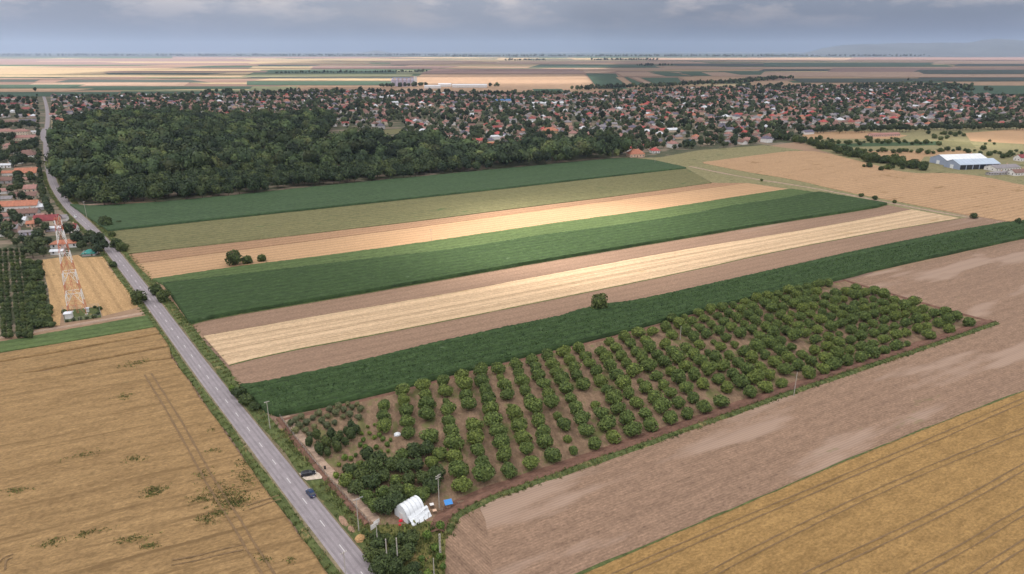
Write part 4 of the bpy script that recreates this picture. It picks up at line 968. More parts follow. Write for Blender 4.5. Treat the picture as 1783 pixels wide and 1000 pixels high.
# town trees
tx, ty = scatter(TOWN, 14.5, rt, .5)
hx = np.array([(a[0], a[1]) for a in hs])
cell = {}
for a in hs: cell.setdefault((int(a[0] // 20), int(a[1] // 20)), []).append(a)
def clear_of(x, y, r):
    for i in (-1, 0, 1):
        for j in (-1, 0, 1):
            for a in cell.get((int(x // 20) + i, int(y // 20) + j), ()):
                if (a[0] - x) ** 2 + (a[1] - y) ** 2 < r * r: return False
    return True
tn = fbm(tx / 110, ty / 110, 23)
ok = [i for i in range(len(tx)) if clear_of(tx[i], ty[i], 7.5) and rt.random() < .18 + 1.0 * tn[i] and not near_hand(tx[i], ty[i] - 4)]
tx, ty = tx[ok], ty[ok]; od = np.argsort(np.hypot(tx, ty)); tx, ty = tx[od], ty[od]
NT = 240
for n_, i in enumerate(sorted(range(NT), key=lambda i: proj(tx[i], ty[i])[0])):
    tree('town_tree', 'town', tx[i], ty[i], R.uniform(.7, 1.35), f'dark tree among the nearest town houses, {ordn(n_ + 1)} from the left', 'tree', 'trees among the town houses')
tg = [crown_geo(np.random.default_rng(700 + k), 80, 4.0, 4.2, 1.5, 4, 5.0) for k in range(6)]
n = len(tx) - NT; S = np.clip(rt.lognormal(-.15, .3, n), .45, 1.6)
V, F, T = place_geo(tg, tx[NT:], ty[NT:], S, S * rt.uniform(.8, 1.2, n), rt)
tag(obj('town_foliage', mesh('town_foliage', V, F, [M['town_mass']], tint=T)), 'mass of garden trees between the distant town houses', 'trees', kind='stuff')

# --- tree belts of the plain: far lines of trees read as one mass each
def belt(name, pts, width, step, s, label, seed, geos=tg, sz=1.0):
    rg = np.random.default_rng(seed); l = resample(PL(pts), max(3, int(np.hypot(*np.diff(PL(pts), axis=0).T).sum() / step)))
    n2 = normals2(l); l = l + n2 * rg.uniform(-.5, .5, (len(l), 1)) * width + rg.normal(0, step * .2, l.shape)
    S = s * rg.uniform(.7, 1.25, len(l))
    V, F, T = place_geo(geos, l[:, 0], l[:, 1], S, S * sz * rg.uniform(.8, 1.15, len(l)), rg)
    tag(obj(name, mesh(name, V, F, [M['town_mass']], tint=T)), label, 'trees', kind='stuff')
belt('treeline', [(1005, 158), (1060, 154), (1130, 153), (1200, 149), (1280, 145), (1350, 138.5), (1372, 137.5)], 70, 5, 1.6, 'dark belt of trees running right above the town', 1)
belt('treeline', [(480, 128.5), (560, 128), (640, 127), (720, 126.5), (745, 125)], 60, 14, 1.6, 'dark line of trees left above the white silos', 2)
belt('treeline', [(340, 164), (480, 166), (600, 164)], 120, 9, 1.5, 'trees at the far left edge of the town', 3)
belt('treeline', [(700, 164), (820, 166), (1000, 166)], 90, 7, 1.5, 'trees at the far middle edge of the town', 4)
belt('treeline', [(1280, 152), (1450, 153), (1590, 150), (1640, 150), (1690, 160)], 110, 7, 1.6, 'trees at the far right edge of the town', 5)
belt('treeline', [(-200, 97.5), (300, 97.5), (640, 98), (760, 97)], 2500, 22, 5, 'hazy blue woods along the left horizon', 6)
belt('treeline', [(880, 106.2), (950, 106.2)], 250, 20, 2.8, 'small dark wood in the far middle plain', 7)
belt('treeline', [(1032, 105.5), (1145, 105.3)], 250, 16, 2.8, 'long dark wood in the far middle plain', 8)
belt('treeline', [(1110, 115.5), (1165, 115.2)], 150, 12, 2.4, 'dark grove below the long wood of the plain', 9)
belt('treeline', [(780, 99), (1100, 98.5), (1400, 98.5), (1560, 97)], 2500, 22, 4.5, 'hazy blue woods along the middle horizon', 10)
belt('treeline', [(1500, 99), (1620, 98), (1783, 97), (1990, 96)], 1500, 22, 5, 'hazy blue woods below the hills on the right', 11)
belt('treeline', [(1090, 262), (1130, 258)], 20, 4, 1.0, 'trees between the wood and the peach house', 12)

# --- thickets and bushes on the right, by the barn
bl = []
for x, y in zip(np.linspace(1335, 1610, 58), np.interp(np.linspace(1335, 1610, 58), [1335, 1400, 1440, 1510, 1560, 1610], [240, 250, 262, 281, 288, 296])):
    bl.append((x + R.uniform(-5, 5), y + R.uniform(-4, 1), R.uniform(.7, 1.1)))
for k, (x, y, s) in enumerate(sorted(bl)):
    tree_px('thicket_tree', 'dark', x, y, s * 1.45, f'dark tree in the thicket along the tan field, {ordn(k + 1)} from the left', 'tree', 'trees of the thicket by the tan field', .95)
b2 = [(1500, 292), (1515, 293), (1530, 295), (1545, 293), (1558, 296), (1572, 294), (1586, 296), (1600, 292)] + [(x, 265 + R.uniform(-2, 2)) for x in range(1490, 1700, 9)] + [(x, 250 + R.uniform(-2, 2)) for x in range(1420, 1640, 7)] + [(x, 243 + R.uniform(-1, 1)) for x in (1412, 1420, 1428, 1440, 1505, 1515, 1540, 1550, 1560, 1625, 1640, 1648)] + [(x, 236 + R.uniform(-3, 2)) for x in (1620, 1628, 1636, 1644, 1652, 1664, 1672, 1680)] + [(x, R.uniform(262, 276)) for x in range(1700, 1790, 6)] + [(1715, 250), (1724, 249), (1732, 250)]
for k, (x, y) in enumerate(sorted(b2)):
    tree_px('field_shrub', 'dark', x + R.uniform(-4, 4), y + R.uniform(-2.5, 2.5), R.uniform(.4, 1.1), f'dark shrub in the fields behind the metal barn, {ordn(k + 1)} from the left', 'shrub', 'shrubs behind the barn', .9)
hd = [(x, np.interp(x, [1395, 1783], [233, 226]) + R.uniform(-3, 1)) for x in np.arange(1390, 1795, 5.5)]
for k, (x, y) in enumerate(hd):
    tree_px('hedge_tree', 'town', x, y, R.uniform(.8, 1.4), f'dark tree in the tall hedge below the right town, {ordn(k + 1)} from the left', 'tree', 'trees of the hedge below the town')
polygon('field', [(1480, 268), (1520, 263), (1690, 262), (1695, 270), (1610, 273), (1600, 284), (1540, 281)], .08, M['tan'])
polygon('field', [(1690, 246), (1680, 232), (1783, 224), (1990, 222), (1990, 250), (1783, 251)], .08, M['orange'])
polygon('field', [(1395, 231), (1500, 228), (1580, 236), (1560, 242), (1400, 242)], .06, M['tan'])
polygon('field', [(1440, 251), (1640, 246), (1640, 253), (1470, 256)], .07, M['maize_far'])
polygon('field', [(1640, 245), (1690, 248), (1700, 258), (1640, 256)], .065, M['olive'])

# ------------------------------------------------------------------ barns, silos, halls
def barn(name, pa, pb, length, w, h, rh, roof, wall, label, lean=False):
    """gable end between two photo points (left, right); the hall runs back to the right"""
    a = P(*pa); b = P(*pb); t = (b - a) / np.hypot(*(b - a)); ax = np.array([-t[1], t[0]])
    if ax[0] < 0: ax = -ax
    c = (a + b) / 2 + ax * length / 2
    e = empty(name, c[0], c[1], 0, math.atan2(ax[1], ax[0])); wm, rm = house_meshes(length, w, h, rh, False)
    q = obj('wall', wm, e); setmat(q, wall); q = obj('roof', rm, e); setmat(q, roof)
    for k in range(int(length / 5)):                 # seams of the sheet roof
        x = -length / 2 + 2.5 + k * 5
        m = MB()
        for s in (-1, 1): m.tube((x, 0, h + rh + .27), (x, s * (w / 2 + .35), h + .27 - .1), .07, n=4)
        m.build('roof_seam', roof, e)
    for k in range(int(length / 10)):
        x = -length / 2 + 5 + k * 10
        MB().box(x - 3.2, x + 3.2, -w / 2 - .05, -w / 2 + .1, .1, h - .8).build('bay_shade_panel', M['glass'], e)  # dark panel on the closed wall, painted shade of an open bay
    MB().box(-length / 2 - .06, -length / 2 + .1, -2.2, 2.2, .05, 4).build('gate', M['barn_white'], e)
    return tag(e, label, 'barn')
def barn2(name, px, py, rz, length, w, h, rh, roof, wall, label):
    x, y = P(px, py); e = empty(name, x, y, 0, rz); wm, rm = house_meshes(length, w, h, rh, False)
    q = obj('wall', wm, e); setmat(q, wall); q = obj('roof', rm, e); setmat(q, roof)
    for k in range(int(length / 5)):
        xx = -length / 2 + 2.5 + k * 5
        m = MB()
        for s in (-1, 1): m.tube((xx, 0, h + rh + .27), (xx, s * (w / 2 + .35), h + .2), .06, n=4)
        m.build('roof_seam', roof, e)
    for k in range(int(length / 8)):
        xx = -length / 2 + 4 + k * 8
        MB().box(xx - 3.4, xx + 3.4, -w / 2 - .05, -w / 2 + .1, .1, h - .6).build('bay_shade_panel', M['glass'], e)  # dark panels stand in for the shaded inside of open bays
    MB().box(-length / 2 - .06, -length / 2 + .1, -2.2, 2.2, .05, 4).build('gate', M['barn_white'], e)
    return tag(e, label, 'barn')
barn2('metal_barn', 1691, 292, math.radians(11), 49, 21, 5.2, 4.0, M['barn_roof'], M['barn_blue'], 'front blue-grey metal barn with light blue roof and dark panels for open bays')
barn2('metal_barn', 1668, 284.5, math.radians(11), 52, 24, 5.6, 4.4, M['barn_white'], M['barn_blue'], 'rear blue-grey metal barn with white sheet roof')
house_px('farm_shed', 1727, 1783, 298, 'grey', 'white', 'low grey-roofed farm shed right of the metal barns', 14, 3.4, 2.2, cat='shed')
house_px('farm_house', 1762, 1800, 306, 'brown', 'white', 'white farm house with rust-brown roof at the right border', 9, 3.2, 2.6, cat='house')
house_px('farm_house', 1774, 1795, 281, 'maroon', 'white', 'white farm house with maroon roof behind the farm shed', 9, 4, 3, cat='house')
house_px('farm_shed', 1720, 1762, 305, 'grey', 'grey', 'small grey shed at the border of the tan field', 6, 2.2, .8, cat='shed')
house_px('trailer', 1667, 1679, 295, 'palemetal', 'white', 'white box trailer in front of the metal barn', 3, 2.6, .3, cat='trailer', detail=False)
house_px('stable', 1512, 1573, 238, 'rose', 'pink', 'long low pink stable in the meadows below the town', 9, 3.2, 1.6, cat='building')
house_px('hall', 863, 893, 180, 'blue', 'white', 'large town hall building with pale blue roof', 16, 6, 3, cat='building', detail=False)
house_px('hall', 920, 985, 184, 'palemetal', 'white', 'long white-roofed hall in the middle of the town', 22, 5, 2.5, cat='building', detail=False)
house_px('hall', 845, 895, 243, 'palemetal', 'white', 'long white shed roof behind the wood', 9, 4, 1.5, cat='building', detail=False)
house_px('hall', 690, 712, 187, 'palemetal', 'white', 'white-roofed hall near the left town middle', 14, 4, 2, cat='building', detail=False)
house_px('warehouse', 785, 850, 153.5, 'palemetal', 'white', 'long white warehouse on the plain right of the silos', 30, 9, 3, cat='warehouse', rz=0.0)
house_px('warehouse', 762, 786, 152, 'palemetal', 'white', 'short white warehouse between the silos and the long one', 30, 9, 3, cat='warehouse', rz=0.0)
house_px('warehouse', 738, 768, 155, 'palemetal', 'white', 'white warehouse nearest the silos', 25, 8, 3, cat='warehouse', rz=0.0)
sx_, sy_ = P(702, 151); e = empty('silo_complex', sx_, sy_)
for k in range(6):
    m = MB(); x = -34 + k * 13.5; m.tube((x, 0, 0), (x, 0, 24), 6.2, n=16); m.tube((x, 0, 24), (x, 0, 27.5), 6.3, .6, n=16); m.build('silo', M['wall_lilac'], e, smooth=False)
MB().box(-36, 36, -2, 2, 27.5, 30.5).build('conveyor', M['barn_blue'], e); MB().box(38.5, 48, -6, 6, 0, 33).build('elevator_tower', M['wall_white'], e)
tag(e, 'row of tall pale grain silos on the plain beyond the town', 'silo')
belt('treeline', [(668, 152), (684, 153), (722, 152), (738, 151)], 40, 8, 1.7, 'dark trees either side of the grain silos', 13)
belt('treeline', [(850, 152), (868, 151)], 30, 8, 1.4, 'dark trees at the end of the long warehouse', 14)

# ------------------------------------------------------------------ radio mast
def mast():
    bx, by = P(136, 546); e = empty('radio_mast', bx, by, 0, math.radians(28)); H = 46.5; w0, w1 = 3.7, 1.05
    cuts = [0, 5.5, 11, 15.5, 21, 25.5, 30.5, 34.5, 40.5, 46.5]
    hw = lambda z: w0 + (w1 - w0) * z / H
    for k in range(9):
        z0, z1 = cuts[k], cuts[k + 1]; mt = M['tower_white'] if k % 2 else M['tower_red']; m = MB(); a, b = hw(z0), hw(z1); zm = (z0 + z1) / 2; c = (a + b) / 2
        cr = [(-1, -1), (1, -1), (1, 1), (-1, 1)]; tb = .065 if k % 2 else .05
        for i in range(4):
            p, q = cr[i], cr[(i + 1) % 4]
            m.tube((p[0] * b, p[1] * b, z1 - .1), (q[0] * b, q[1] * b, z1 - .1), tb * 1.2, n=4)
            mid = ((p[0] + q[0]) / 2 * b, (p[1] + q[1]) / 2 * b, z1 - .1)
            m.tube((p[0] * a, p[1] * a, z0), mid, tb, n=4); m.tube((q[0] * a, q[1] * a, z0), mid, tb, n=4)
            p3 = lambda s: ((p[0] * a + mid[0]) / 2, (p[1] * a + mid[1]) / 2, (z0 + z1 - .1) / 2)
            m.tube(p3(0), (p[0] * b, p[1] * b, z1 - .1), .07, n=4)
            m.tube(((q[0] * a + mid[0]) / 2, (q[1] * a + mid[1]) / 2, (z0 + z1 - .1) / 2), (q[0] * b, q[1] * b, z1 - .1), .07, n=4)
        s = m.build('mast_section', mt, e)
        for i in cr: MB().tube((i[0] * a, i[1] * a, z0), (i[0] * b, i[1] * b, z1), .12 if k % 2 else .1, n=5).build('leg', mt, s)
    m = MB()
    for s in (-.3, .3): m.tube((s, 0, 0), (s, 0, H), .07, n=4)
    for z in np.arange(.5, H, .8): m.tube((-.3, 0, z), (.3, 0, z), .04, n=4)
    m.build('cable_ladder', M['tower_red'], e)
    for z, a in ((44, .4), (42, 2.2), (44.5, 4.0), (38, 1.2)):
        m = MB(); r = hw(z) + .35; c = (math.cos(a) * r, math.sin(a) * r); m.box(c[0] - .22, c[0] + .22, c[1] - .14, c[1] + .14, z - 1.1, z + 1.1); m.build('panel_antenna', M['tower_white'], e)
    m = MB(); m.tube((0, 0, H), (0, 0, H + 3.5), .06, n=5); m.build('lightning_rod', M['steel'], e)
    for i in ((-1, -1), (1, -1), (1, 1), (-1, 1)): MB().box(i[0] * w0 - .6, i[0] * w0 + .6, i[1] * w0 - .6, i[1] * w0 + .6, 0, .45).build('footing', M['concrete'], e)
    tag(e, 'tall red and white lattice radio mast in the cut wheat field', 'mast')
mast()
# compound at the mast's foot
polygon('compound_ground', [(109, 541), (172, 535), (177, 553), (113, 562)], .07, M['verge'])
cp = PL([(109, 541), (172, 535), (177, 553), (113, 562)])
ef = empty('wire_fence', *cp.mean(0)); m = MB(); n_ = 0
for k in range(4):
    a, b = cp[k] - cp.mean(0), cp[(k + 1) % 4] - cp.mean(0); L_ = np.hypot(*(b - a)); n = max(2, int(L_ / 2.5))
    for i in range(n):
        q = a + (b - a) * i / n; MB().tube((q[0], q[1], 0), (q[0], q[1], 2.0), .06, n=5).build('post', M['concrete'], ef)
    r = MB()
    for z in (.4, .8, 1.2, 1.6, 1.95): r.tube((a[0], a[1], z), (b[0], b[1], z), .02, n=3)
    r.build('wire_run', M['steel'], ef)
tag(ef, 'wire fence on concrete posts round the mast foot', 'fence')
house_px('equipment_cabin', 114, 124, 556, 'palemetal', 'white', 'white equipment cabin at the foot of the mast', 3, 2.6, .3, cat='cabin', detail=False)
house_px('equipment_cabinet', 150.5, 154.5, 544, 'palemetal', 'white', 'white cabinet beside the right mast leg', 1, 2.0, .15, cat='cabinet', detail=False)
for k, (x, y) in enumerate([(112, 545), (114, 552), (117, 561), (128, 559), (140, 557), (152, 556), (164, 554), (172, 548), (174, 540), (166, 537)]):
    tree_px('fence_bush', 'bush', x, y, R.uniform(.6, .95), f'low bush inside the mast fence, {ordn(k + 1)} clockwise from its left corner', 'bush', 'bushes inside the mast fence')

# ------------------------------------------------------------------ cars
def loft(mb, secs):
    V = []; n = len(secs[0])
    for s in secs: V += s
    F = [(i * n + j, i * n + (j + 1) % n, (i + 1) * n + (j + 1) % n, (i + 1) * n + j) for i in range(len(secs) - 1) for j in range(n)]
    F += [tuple(range(n - 1, -1, -1)), tuple(range((len(secs) - 1) * n, len(secs) * n))]
    mb.add(V, F)
def car(px, py, rz, paint, label, wagon=False):
    x, y = P(px, py); e = empty('car', x, y, .12, rz)
    def sec(xx, zb, zt, w, tw): return [(xx, -w, zb), (xx, w, zb), (xx, w * 1.0, zb + (zt - zb) * .55), (xx, tw, zt), (xx, -tw, zt), (xx, -w, zb + (zt - zb) * .55)]
    m = MB(); loft(m, [sec(-2.1, .38, .78, .70, .62), sec(-2.0, .25, .92, .82, .72), sec(-1.2, .2, .98, .86, .78), sec(0, .2, .96, .87, .79), sec(1.0, .2, .93, .86, .77), sec(1.85, .24, .78, .80, .66), sec(2.12, .36, .62, .68, .56)])
    body = m.build('body', paint, e)
    rear = -1.95 if wagon else -1.65
    m = MB(); loft(m, [sec(rear - .1, .93, .98, .74, .70), sec(rear + .35, .93, 1.40, .74, .58), sec(-.4, .93, 1.48, .76, .60), sec(.25, .93, 1.42, .76, .58), sec(1.05, .92, .97, .74, .70)]); m.build('cabin', M['glass'], e)
    m = MB(); loft(m, [sec(rear + .33, 1.36, 1.44, .60, .56), sec(-.4, 1.44, 1.52, .62, .58), sec(.3, 1.38, 1.46, .60, .56)]); m.build('roof', paint, e)
    for s in (-1, 1):
        for xx in (-1.3, 1.32):
            w = MB().tube((xx, s * .70, .31), (xx, s * .88, .31), .31, n=16).build('tyre', M['rubber'], e)
            MB().tube((xx, s * .86, .31), (xx, s * .90, .31), .19, n=12).build('rim', M['steel'], w)
        MB().box(1.93, 2.1, s * .50 - .14, s * .50 + .14, .55, .70).build('headlight', M['lamp_clear'], e)
        MB().box(-2.1, -1.98, s * .58 - .11, s * .58 + .11, .68, .86).build('tail_lamp', M['lamp_red'], e)
        MB().box(.75, .9, s * .92 - .09, s * .92 + .09, .95, 1.08).build('mirror', paint, e)
        MB().tube((-.15, s * .74, .97), (-.2, s * .6, 1.45), .04, n=4).build('pillar', paint, e)
    MB().box(-2.13, -2.08, -.26, .26, .46, .58).build('number_plate', M['carwhite'], e)
    MB().box(2.1, 2.14, -.26, .26, .42, .53).build('number_plate', M['carwhite'], e)
    return tag(e, label, 'car')
car(541.5, 862, ROADD, M['carblue'], 'dark blue hatchback driving on the road')
car(537, 828, math.radians(22), M['carblack'], 'black estate car parked on the pale driveway', True)
car(131, 379, math.atan2(-.79, .64), M['carwhite'], 'white car on the road at the village bend', True)
car(80, 224.5, 2.1, M['carwhite'], 'white car on the far plaza, left one of two')
car(90, 224.5, 2.1, M['carwhite'], 'white car on the far plaza, right one of two')

# ------------------------------------------------------------------ poles
def pole(px, py, h, label, arms=1, rz=0.5, r=.14, name='utility_pole', lamp=False, ladder=False):
    x, y = P(px, py); e = empty(name, x, y, 0, rz)
    if ladder:
        m = MB()
        for s in (-.16, .16): m.box(s - .07, s + .07, -.1, .1, -.1, h)
        for z in np.arange(.6, h, .9): m.box(-.16, .16, -.09, .09, z, z + .3)
        m.build('shaft', M['concrete'], e)
    else: MB().tube((0, 0, -.1), (0, 0, h), r, r * .62, 8).build('shaft', M['concrete'], e)
    for k in range(arms):
        z = h - .35 - k * .7; a = MB().box(-.85, .85, -.06, .06, z, z + .12).build('crossarm', M['concrete'], e)
        for s in (-.75, -.3, .3, .75): MB().tube((s, 0, z + .12), (s, 0, z + .36), .06, .04, 6).build('insulator', M['wall_white'], a)
    if lamp: MB().tube((0, 0, h - .1), (1.3, 0, h + .25), .05, n=5).box(1.1, 1.75, -.12, .12, h + .18, h + .34).build('lamp_arm', M['steel'], e)
    return tag(e, label, 'pole')
def solve_h(px, py, pytop):
    x, y = P(px, py); lo, hi = 1., 40.
    for _ in range(40):
        m = (lo + hi) / 2
        if proj(x, y, m)[1] > pytop: lo = m
        else: hi = m
    return lo
for (px, py, top, lb, arms, lad, lamp) in [
 (470.5, 747, 699, 'concrete utility pole on the right verge beside the maize end', 1, False, False),
 (625, 925, 869, 'concrete utility pole between the road and the grove', 1, False, True),
 (658, 952, 911, 'concrete utility pole beside the white panels at the fence corner', 1, False, False),
 (765, 886, 827, 'tallest concrete utility pole with crossarm behind the greenhouse', 2, False, False),
 (767, 972, 930, 'laddered concrete pole at the edge of the bare field', 0, True, False),
 (756, 1006, 972, 'short pole at the bottom border in the scrub', 0, False, False),
 (603, 1012, 961, 'dark thin roadside pole at the bottom of the road', 1, False, False),
 (1382, 690, 648, 'pale thin pole in the orchard\'s front row', 0, False, False),
 (1184, 592, 568, 'pale thin pole in the middle of the orchard', 0, False, False),
 (751, 421, 400, 'lone thin pole on the orange stubble strip', 1, False, False),
 (152, 382, 351, 'utility pole at the road bend beside the wood corner', 1, False, False),
 (1140, 286, 274, 'thin pole at the tip of the far maize field', 0, False, False)]:
    pole(px, py, solve_h(px, py, top), lb, arms, ladder=lad, lamp=lamp, rz=R.uniform(.3, 1.2))
hx_, hy_ = P(684, 986); e = empty('twin_pole_frame', hx_, hy_, 0, .15); hh = solve_h(684, 986, 938)
for s in (-1, 1): MB().box(s * 1.25 - .13, s * 1.25 + .13, -.13, .13, -.1, hh).build('shaft', M['concrete'], e)
MB().box(-1.4, 1.4, -.12, .12, hh * .22, hh * .22 + .3).build('crossbeam', M['concrete'], e)
MB().box(-1.35, 1.35, .1, .5, hh * .22 + .3, hh * .22 + .38).build('platform', M['steel'], e)
tag(e, 'twin concrete pole frame with crossbeam in the dark scrub', 'pole')

# ------------------------------------------------------------------ greenhouse and the things around it
def greenhouse():
    x, y = P(714, 896); e = empty('greenhouse', x, y, 0, math.radians(46))
    Lh, r, hgt = 2.9, 2.9, 4.3; n = 18; m = 15
    rg = np.random.default_rng(3)
    V = []; xs = np.linspace(-Lh, Lh, m)
    for i, xx in enumerate(xs):
        sag = .10 * math.sin((i % 3) / 3 * 2 * math.pi)
        for j in range(n + 1):
            t = math.pi * j / n; k = 1 - .03 * (i % 3 == 1)
            V.append((xx, -math.cos(t) * r * k, (math.sin(t) ** .8) * hgt * k + rg.normal(0, .02)))
    idx = np.arange(m * (n + 1)).reshape(m, n + 1); F = np.stack([idx[:-1, :-1], idx[1:, :-1], idx[1:, 1:], idx[:-1, 1:]], -1).reshape(-1, 4)
    obj('film_cover', mesh('film_cover', V, F, [M['plastic']], smooth=True), e)
    for s, i in ((-1, 0), (1, m - 1)):
        W = [V[q] for q in idx[i]]; W = [(a + s * .02, b, c) for a, b, c in W]
        me = bpy.data.meshes.new('end_wall'); me.from_pydata(W, [], [tuple(range(len(W)))]); me.materials.append(M['plastic']); obj('end_wall', me, e)
    for xx in xs[::3]:
        h_ = MB()
        for j in range(n):
            a, b = math.pi * j / n, math.pi * (j + 1) / n
            h_.tube((xx, -math.cos(a) * (r + .03), math.sin(a) ** .8 * (hgt + .03)), (xx, -math.cos(b) * (r + .03), math.sin(b) ** .8 * (hgt + .03)), .035, n=5)
        h_.build('hoop', M['steel'], e, smooth=True)
    MB().box(-Lh - .1, -Lh - .04, -.8, .8, .05, 2.1).build('door', M['wall_white'], e)
    # loose pleated film hanging down the front side, towards the right
    cols, rws = 26, 10; V2 = []
    for i in range(cols + 1):
        u = i / cols; xx = -Lh * .9 + u * (Lh * 1.9 + .8)
        for j in range(rws + 1):
            v = j / rws
            V2.append((xx, -r * .93 - v * 2.0 + .2 * math.sin(v * 15 + u * 3) * (1 - v * .4) + rg.normal(0, .05), max(.06, 2.55 * (1 - v) * (1 - .25 * (1 - u)) + .3 * math.sin(v * 15 + u * 4))))
    i2 = np.arange(len(V2)).reshape(cols + 1, rws + 1); F2 = np.stack([i2[:-1, :-1], i2[1:, :-1], i2[1:, 1:], i2[:-1, 1:]], -1).reshape(-1, 4)
    obj('side_film', mesh('side_film', V2, F2, [M['plastic']], smooth=True), e)
    for u in (-2.1, -.6, .9, 2.4, 3.6): MB().tube((u, -r - 2.0, -.1), (u, -r - 1.9, 1.3), .05, n=5).build('stake', M['wood'], e)
    tag(e, 'white plastic polytunnel greenhouse with loose side film', 'greenhouse')
greenhouse()
def heap(name, px, py, rx, ry, h, mat, label, cat, seed=1, rz=0.3):
    rg = np.random.default_rng(seed); x, y = P(px, py); n, m = 14, 6; V = []
    for i in range(m + 1):
        t = i / m
        for j in range(n):
            a = 2 * math.pi * j / n; k = math.sin(t * math.pi / 2) * rg.uniform(.88, 1.12)
            V.append((math.cos(a) * rx * k, math.sin(a) * ry * k, h * math.cos(t * math.pi / 2) * rg.uniform(.92, 1.05)))
    F = [(i * n + j, (i + 1) * n + j, (i + 1) * n + (j + 1) % n, i * n + (j + 1) % n) for i in range(m) for j in range(n)]
    me = bpy.data.meshes.new(name); me.from_pydata(V, [], F); me.materials.append(mat)
    return tag(obj(name, me, None, (x, y, .03), rz), label, cat)
heap('hay_heap', 627, 940, 1.35, 1.2, 1.5, M['hay'], 'round tan heap of hay beside the road', 'heap', 2)
heap('rubble_heap', 598, 908, .9, 2.6, .5, M['brick_rubble'], 'long reddish rubble heap on the right road verge', 'heap', 3, .6)
heap('rubble_heap', 612, 922, .7, 1.6, .45, M['brick_rubble'], 'short reddish rubble heap next to the hay heap', 'heap', 4, .6)
heap('rubble_heap', 766, 915, 1.2, .7, .5, M['brick_rubble'], 'small brick heap at the edge of the bare field', 'heap', 5)
heap('film_heap', 692, 758, 1.2, 1.0, 1.0, M['plastic'], 'crumpled white film heap between the orchard rows', 'heap', 6)
heap('red_sheet', 698, 908, .55, .5, .7, M['red_cloth'], 'red sheet lying at the greenhouse\'s front end', 'sheet', 7)
heap('red_sheet', 696, 915, .4, .3, .45, M['red_cloth'], 'smaller red bundle at the fence below the greenhouse', 'sheet', 8)
def box_thing(name, px, py, w, d, h, mat, lidmat, label, cat, rz=.3):
    x, y = P(px, py); e = empty(name, x, y, 0.03, rz)
    MB().box(-w / 2, w / 2, -d / 2, d / 2, 0, h).build('body', mat, e); MB().box(-w / 2 - .06, w / 2 + .06, -d / 2 - .06, d / 2 + .06, h, h + .1).build('lid', lidmat, e)
    return tag(e, label, cat)
# shelter with a blue tarp
x, y = P(781, 884); e = empty('tarp_shelter', x, y, .03, .35)
for a, b in ((-.9, -.6), (.9, -.6), (.9, .6), (-.9, .6)): MB().tube((a, b, -.05), (a, b, 1.5 if b < 0 else 1.9), .05, n=5).build('post', M['wood'], e)
mt = MB(); mt.add([(-1.1, -.85, 1.48), (1.1, -.85, 1.48), (1.1, .85, 2.0), (-1.1, .85, 2.0), (-1.1, -.85, 1.54), (1.1, -.85, 1.54), (1.1, .85, 2.06), (-1.1, .85, 2.06)], [(0, 3, 2, 1), (4, 5, 6, 7), (0, 1, 5, 4), (1, 2, 6, 5), (2, 3, 7, 6), (3, 0, 4, 7)]); mt.build('tarp', M['blue_tarp'], e)
MB().box(-.7, .7, -.45, .45, 0, .8).build('crate_stack', M['brick_rubble'], e)
tag(e, 'small shelter under a bright blue tarp near the tall pole', 'shelter')
box_thing('crate', 752, 884, 1.0, .9, 1.0, M['wood'], M['wall_white'], 'white-topped crate between the greenhouse and the tall pole', 'crate')
box_thing('crate', 757, 894, .9, .8, .9, M['wood'], M['wall_peach'], 'brown crate right of the greenhouse\'s side film', 'crate')
box_thing('crate', 768, 890, 1.2, .8, .6, M['brick_rubble'], M['wood'], 'low reddish crate at the foot of the tall pole', 'crate')
box_thing('crate', 795, 886, 1.4, .4, .25, M['wall_white'], M['wall_peach'], 'flat white pallet right of the blue tarp shelter', 'pallet')
box_thing('crate', 802, 876, 1.8, .6, .35, M['wall_grey'], M['wood'], 'long grey pallet by the ditch end', 'pallet')
# white sheet panels at the fence corner
x, y = P(652, 921); e = empty('sheet_screen', x, y, .02, .9)
MB().box(-1.2, 1.2, -.05, .05, .2, 1.7).build('panel', M['wall_white'], e); MB().box(.4, 2.4, .7, .78, .5, 1.5).build('panel', M['wall_white'], e)
for s in (-1.1, 1.1): MB().tube((s, .08, -.05), (s, .08, 1.8), .05, n=5).build('post', M['wood'], e)
tag(e, 'white sheet screen at the fence corner beside the road', 'screen')
x, y = P(566, 817); e = empty('barrel', x, y, .05)
MB().tube((0, 0, 0), (0, 0, .85), .3, n=14).build('drum', M['rubber'], e); MB().tube((0, 0, .85), (0, 0, .9), .32, n=14).build('lid', M['rubber'], e)
tag(e, 'small black barrel at the orchard gate', 'barrel')
# orchard fence along the road
fl = resample(FEN, 36); e = empty('orchard_fence', fl[0][0], fl[0][1])
for q in fl - fl[0]:
    MB().tube((q[0], q[1], -.05), (q[0], q[1], 1.5), .05, n=5).build('post', M['concrete'], e)
m = MB()
for a, b in zip(fl[:-1] - fl[0], fl[1:] - fl[0]):
    for z in (.5, .95, 1.4): m.tube((*a, z), (*b, z), .012, n=3)
m.build('wire', M['steel'], e); tag(e, 'thin wire fence on posts along the orchard\'s road side', 'fence')

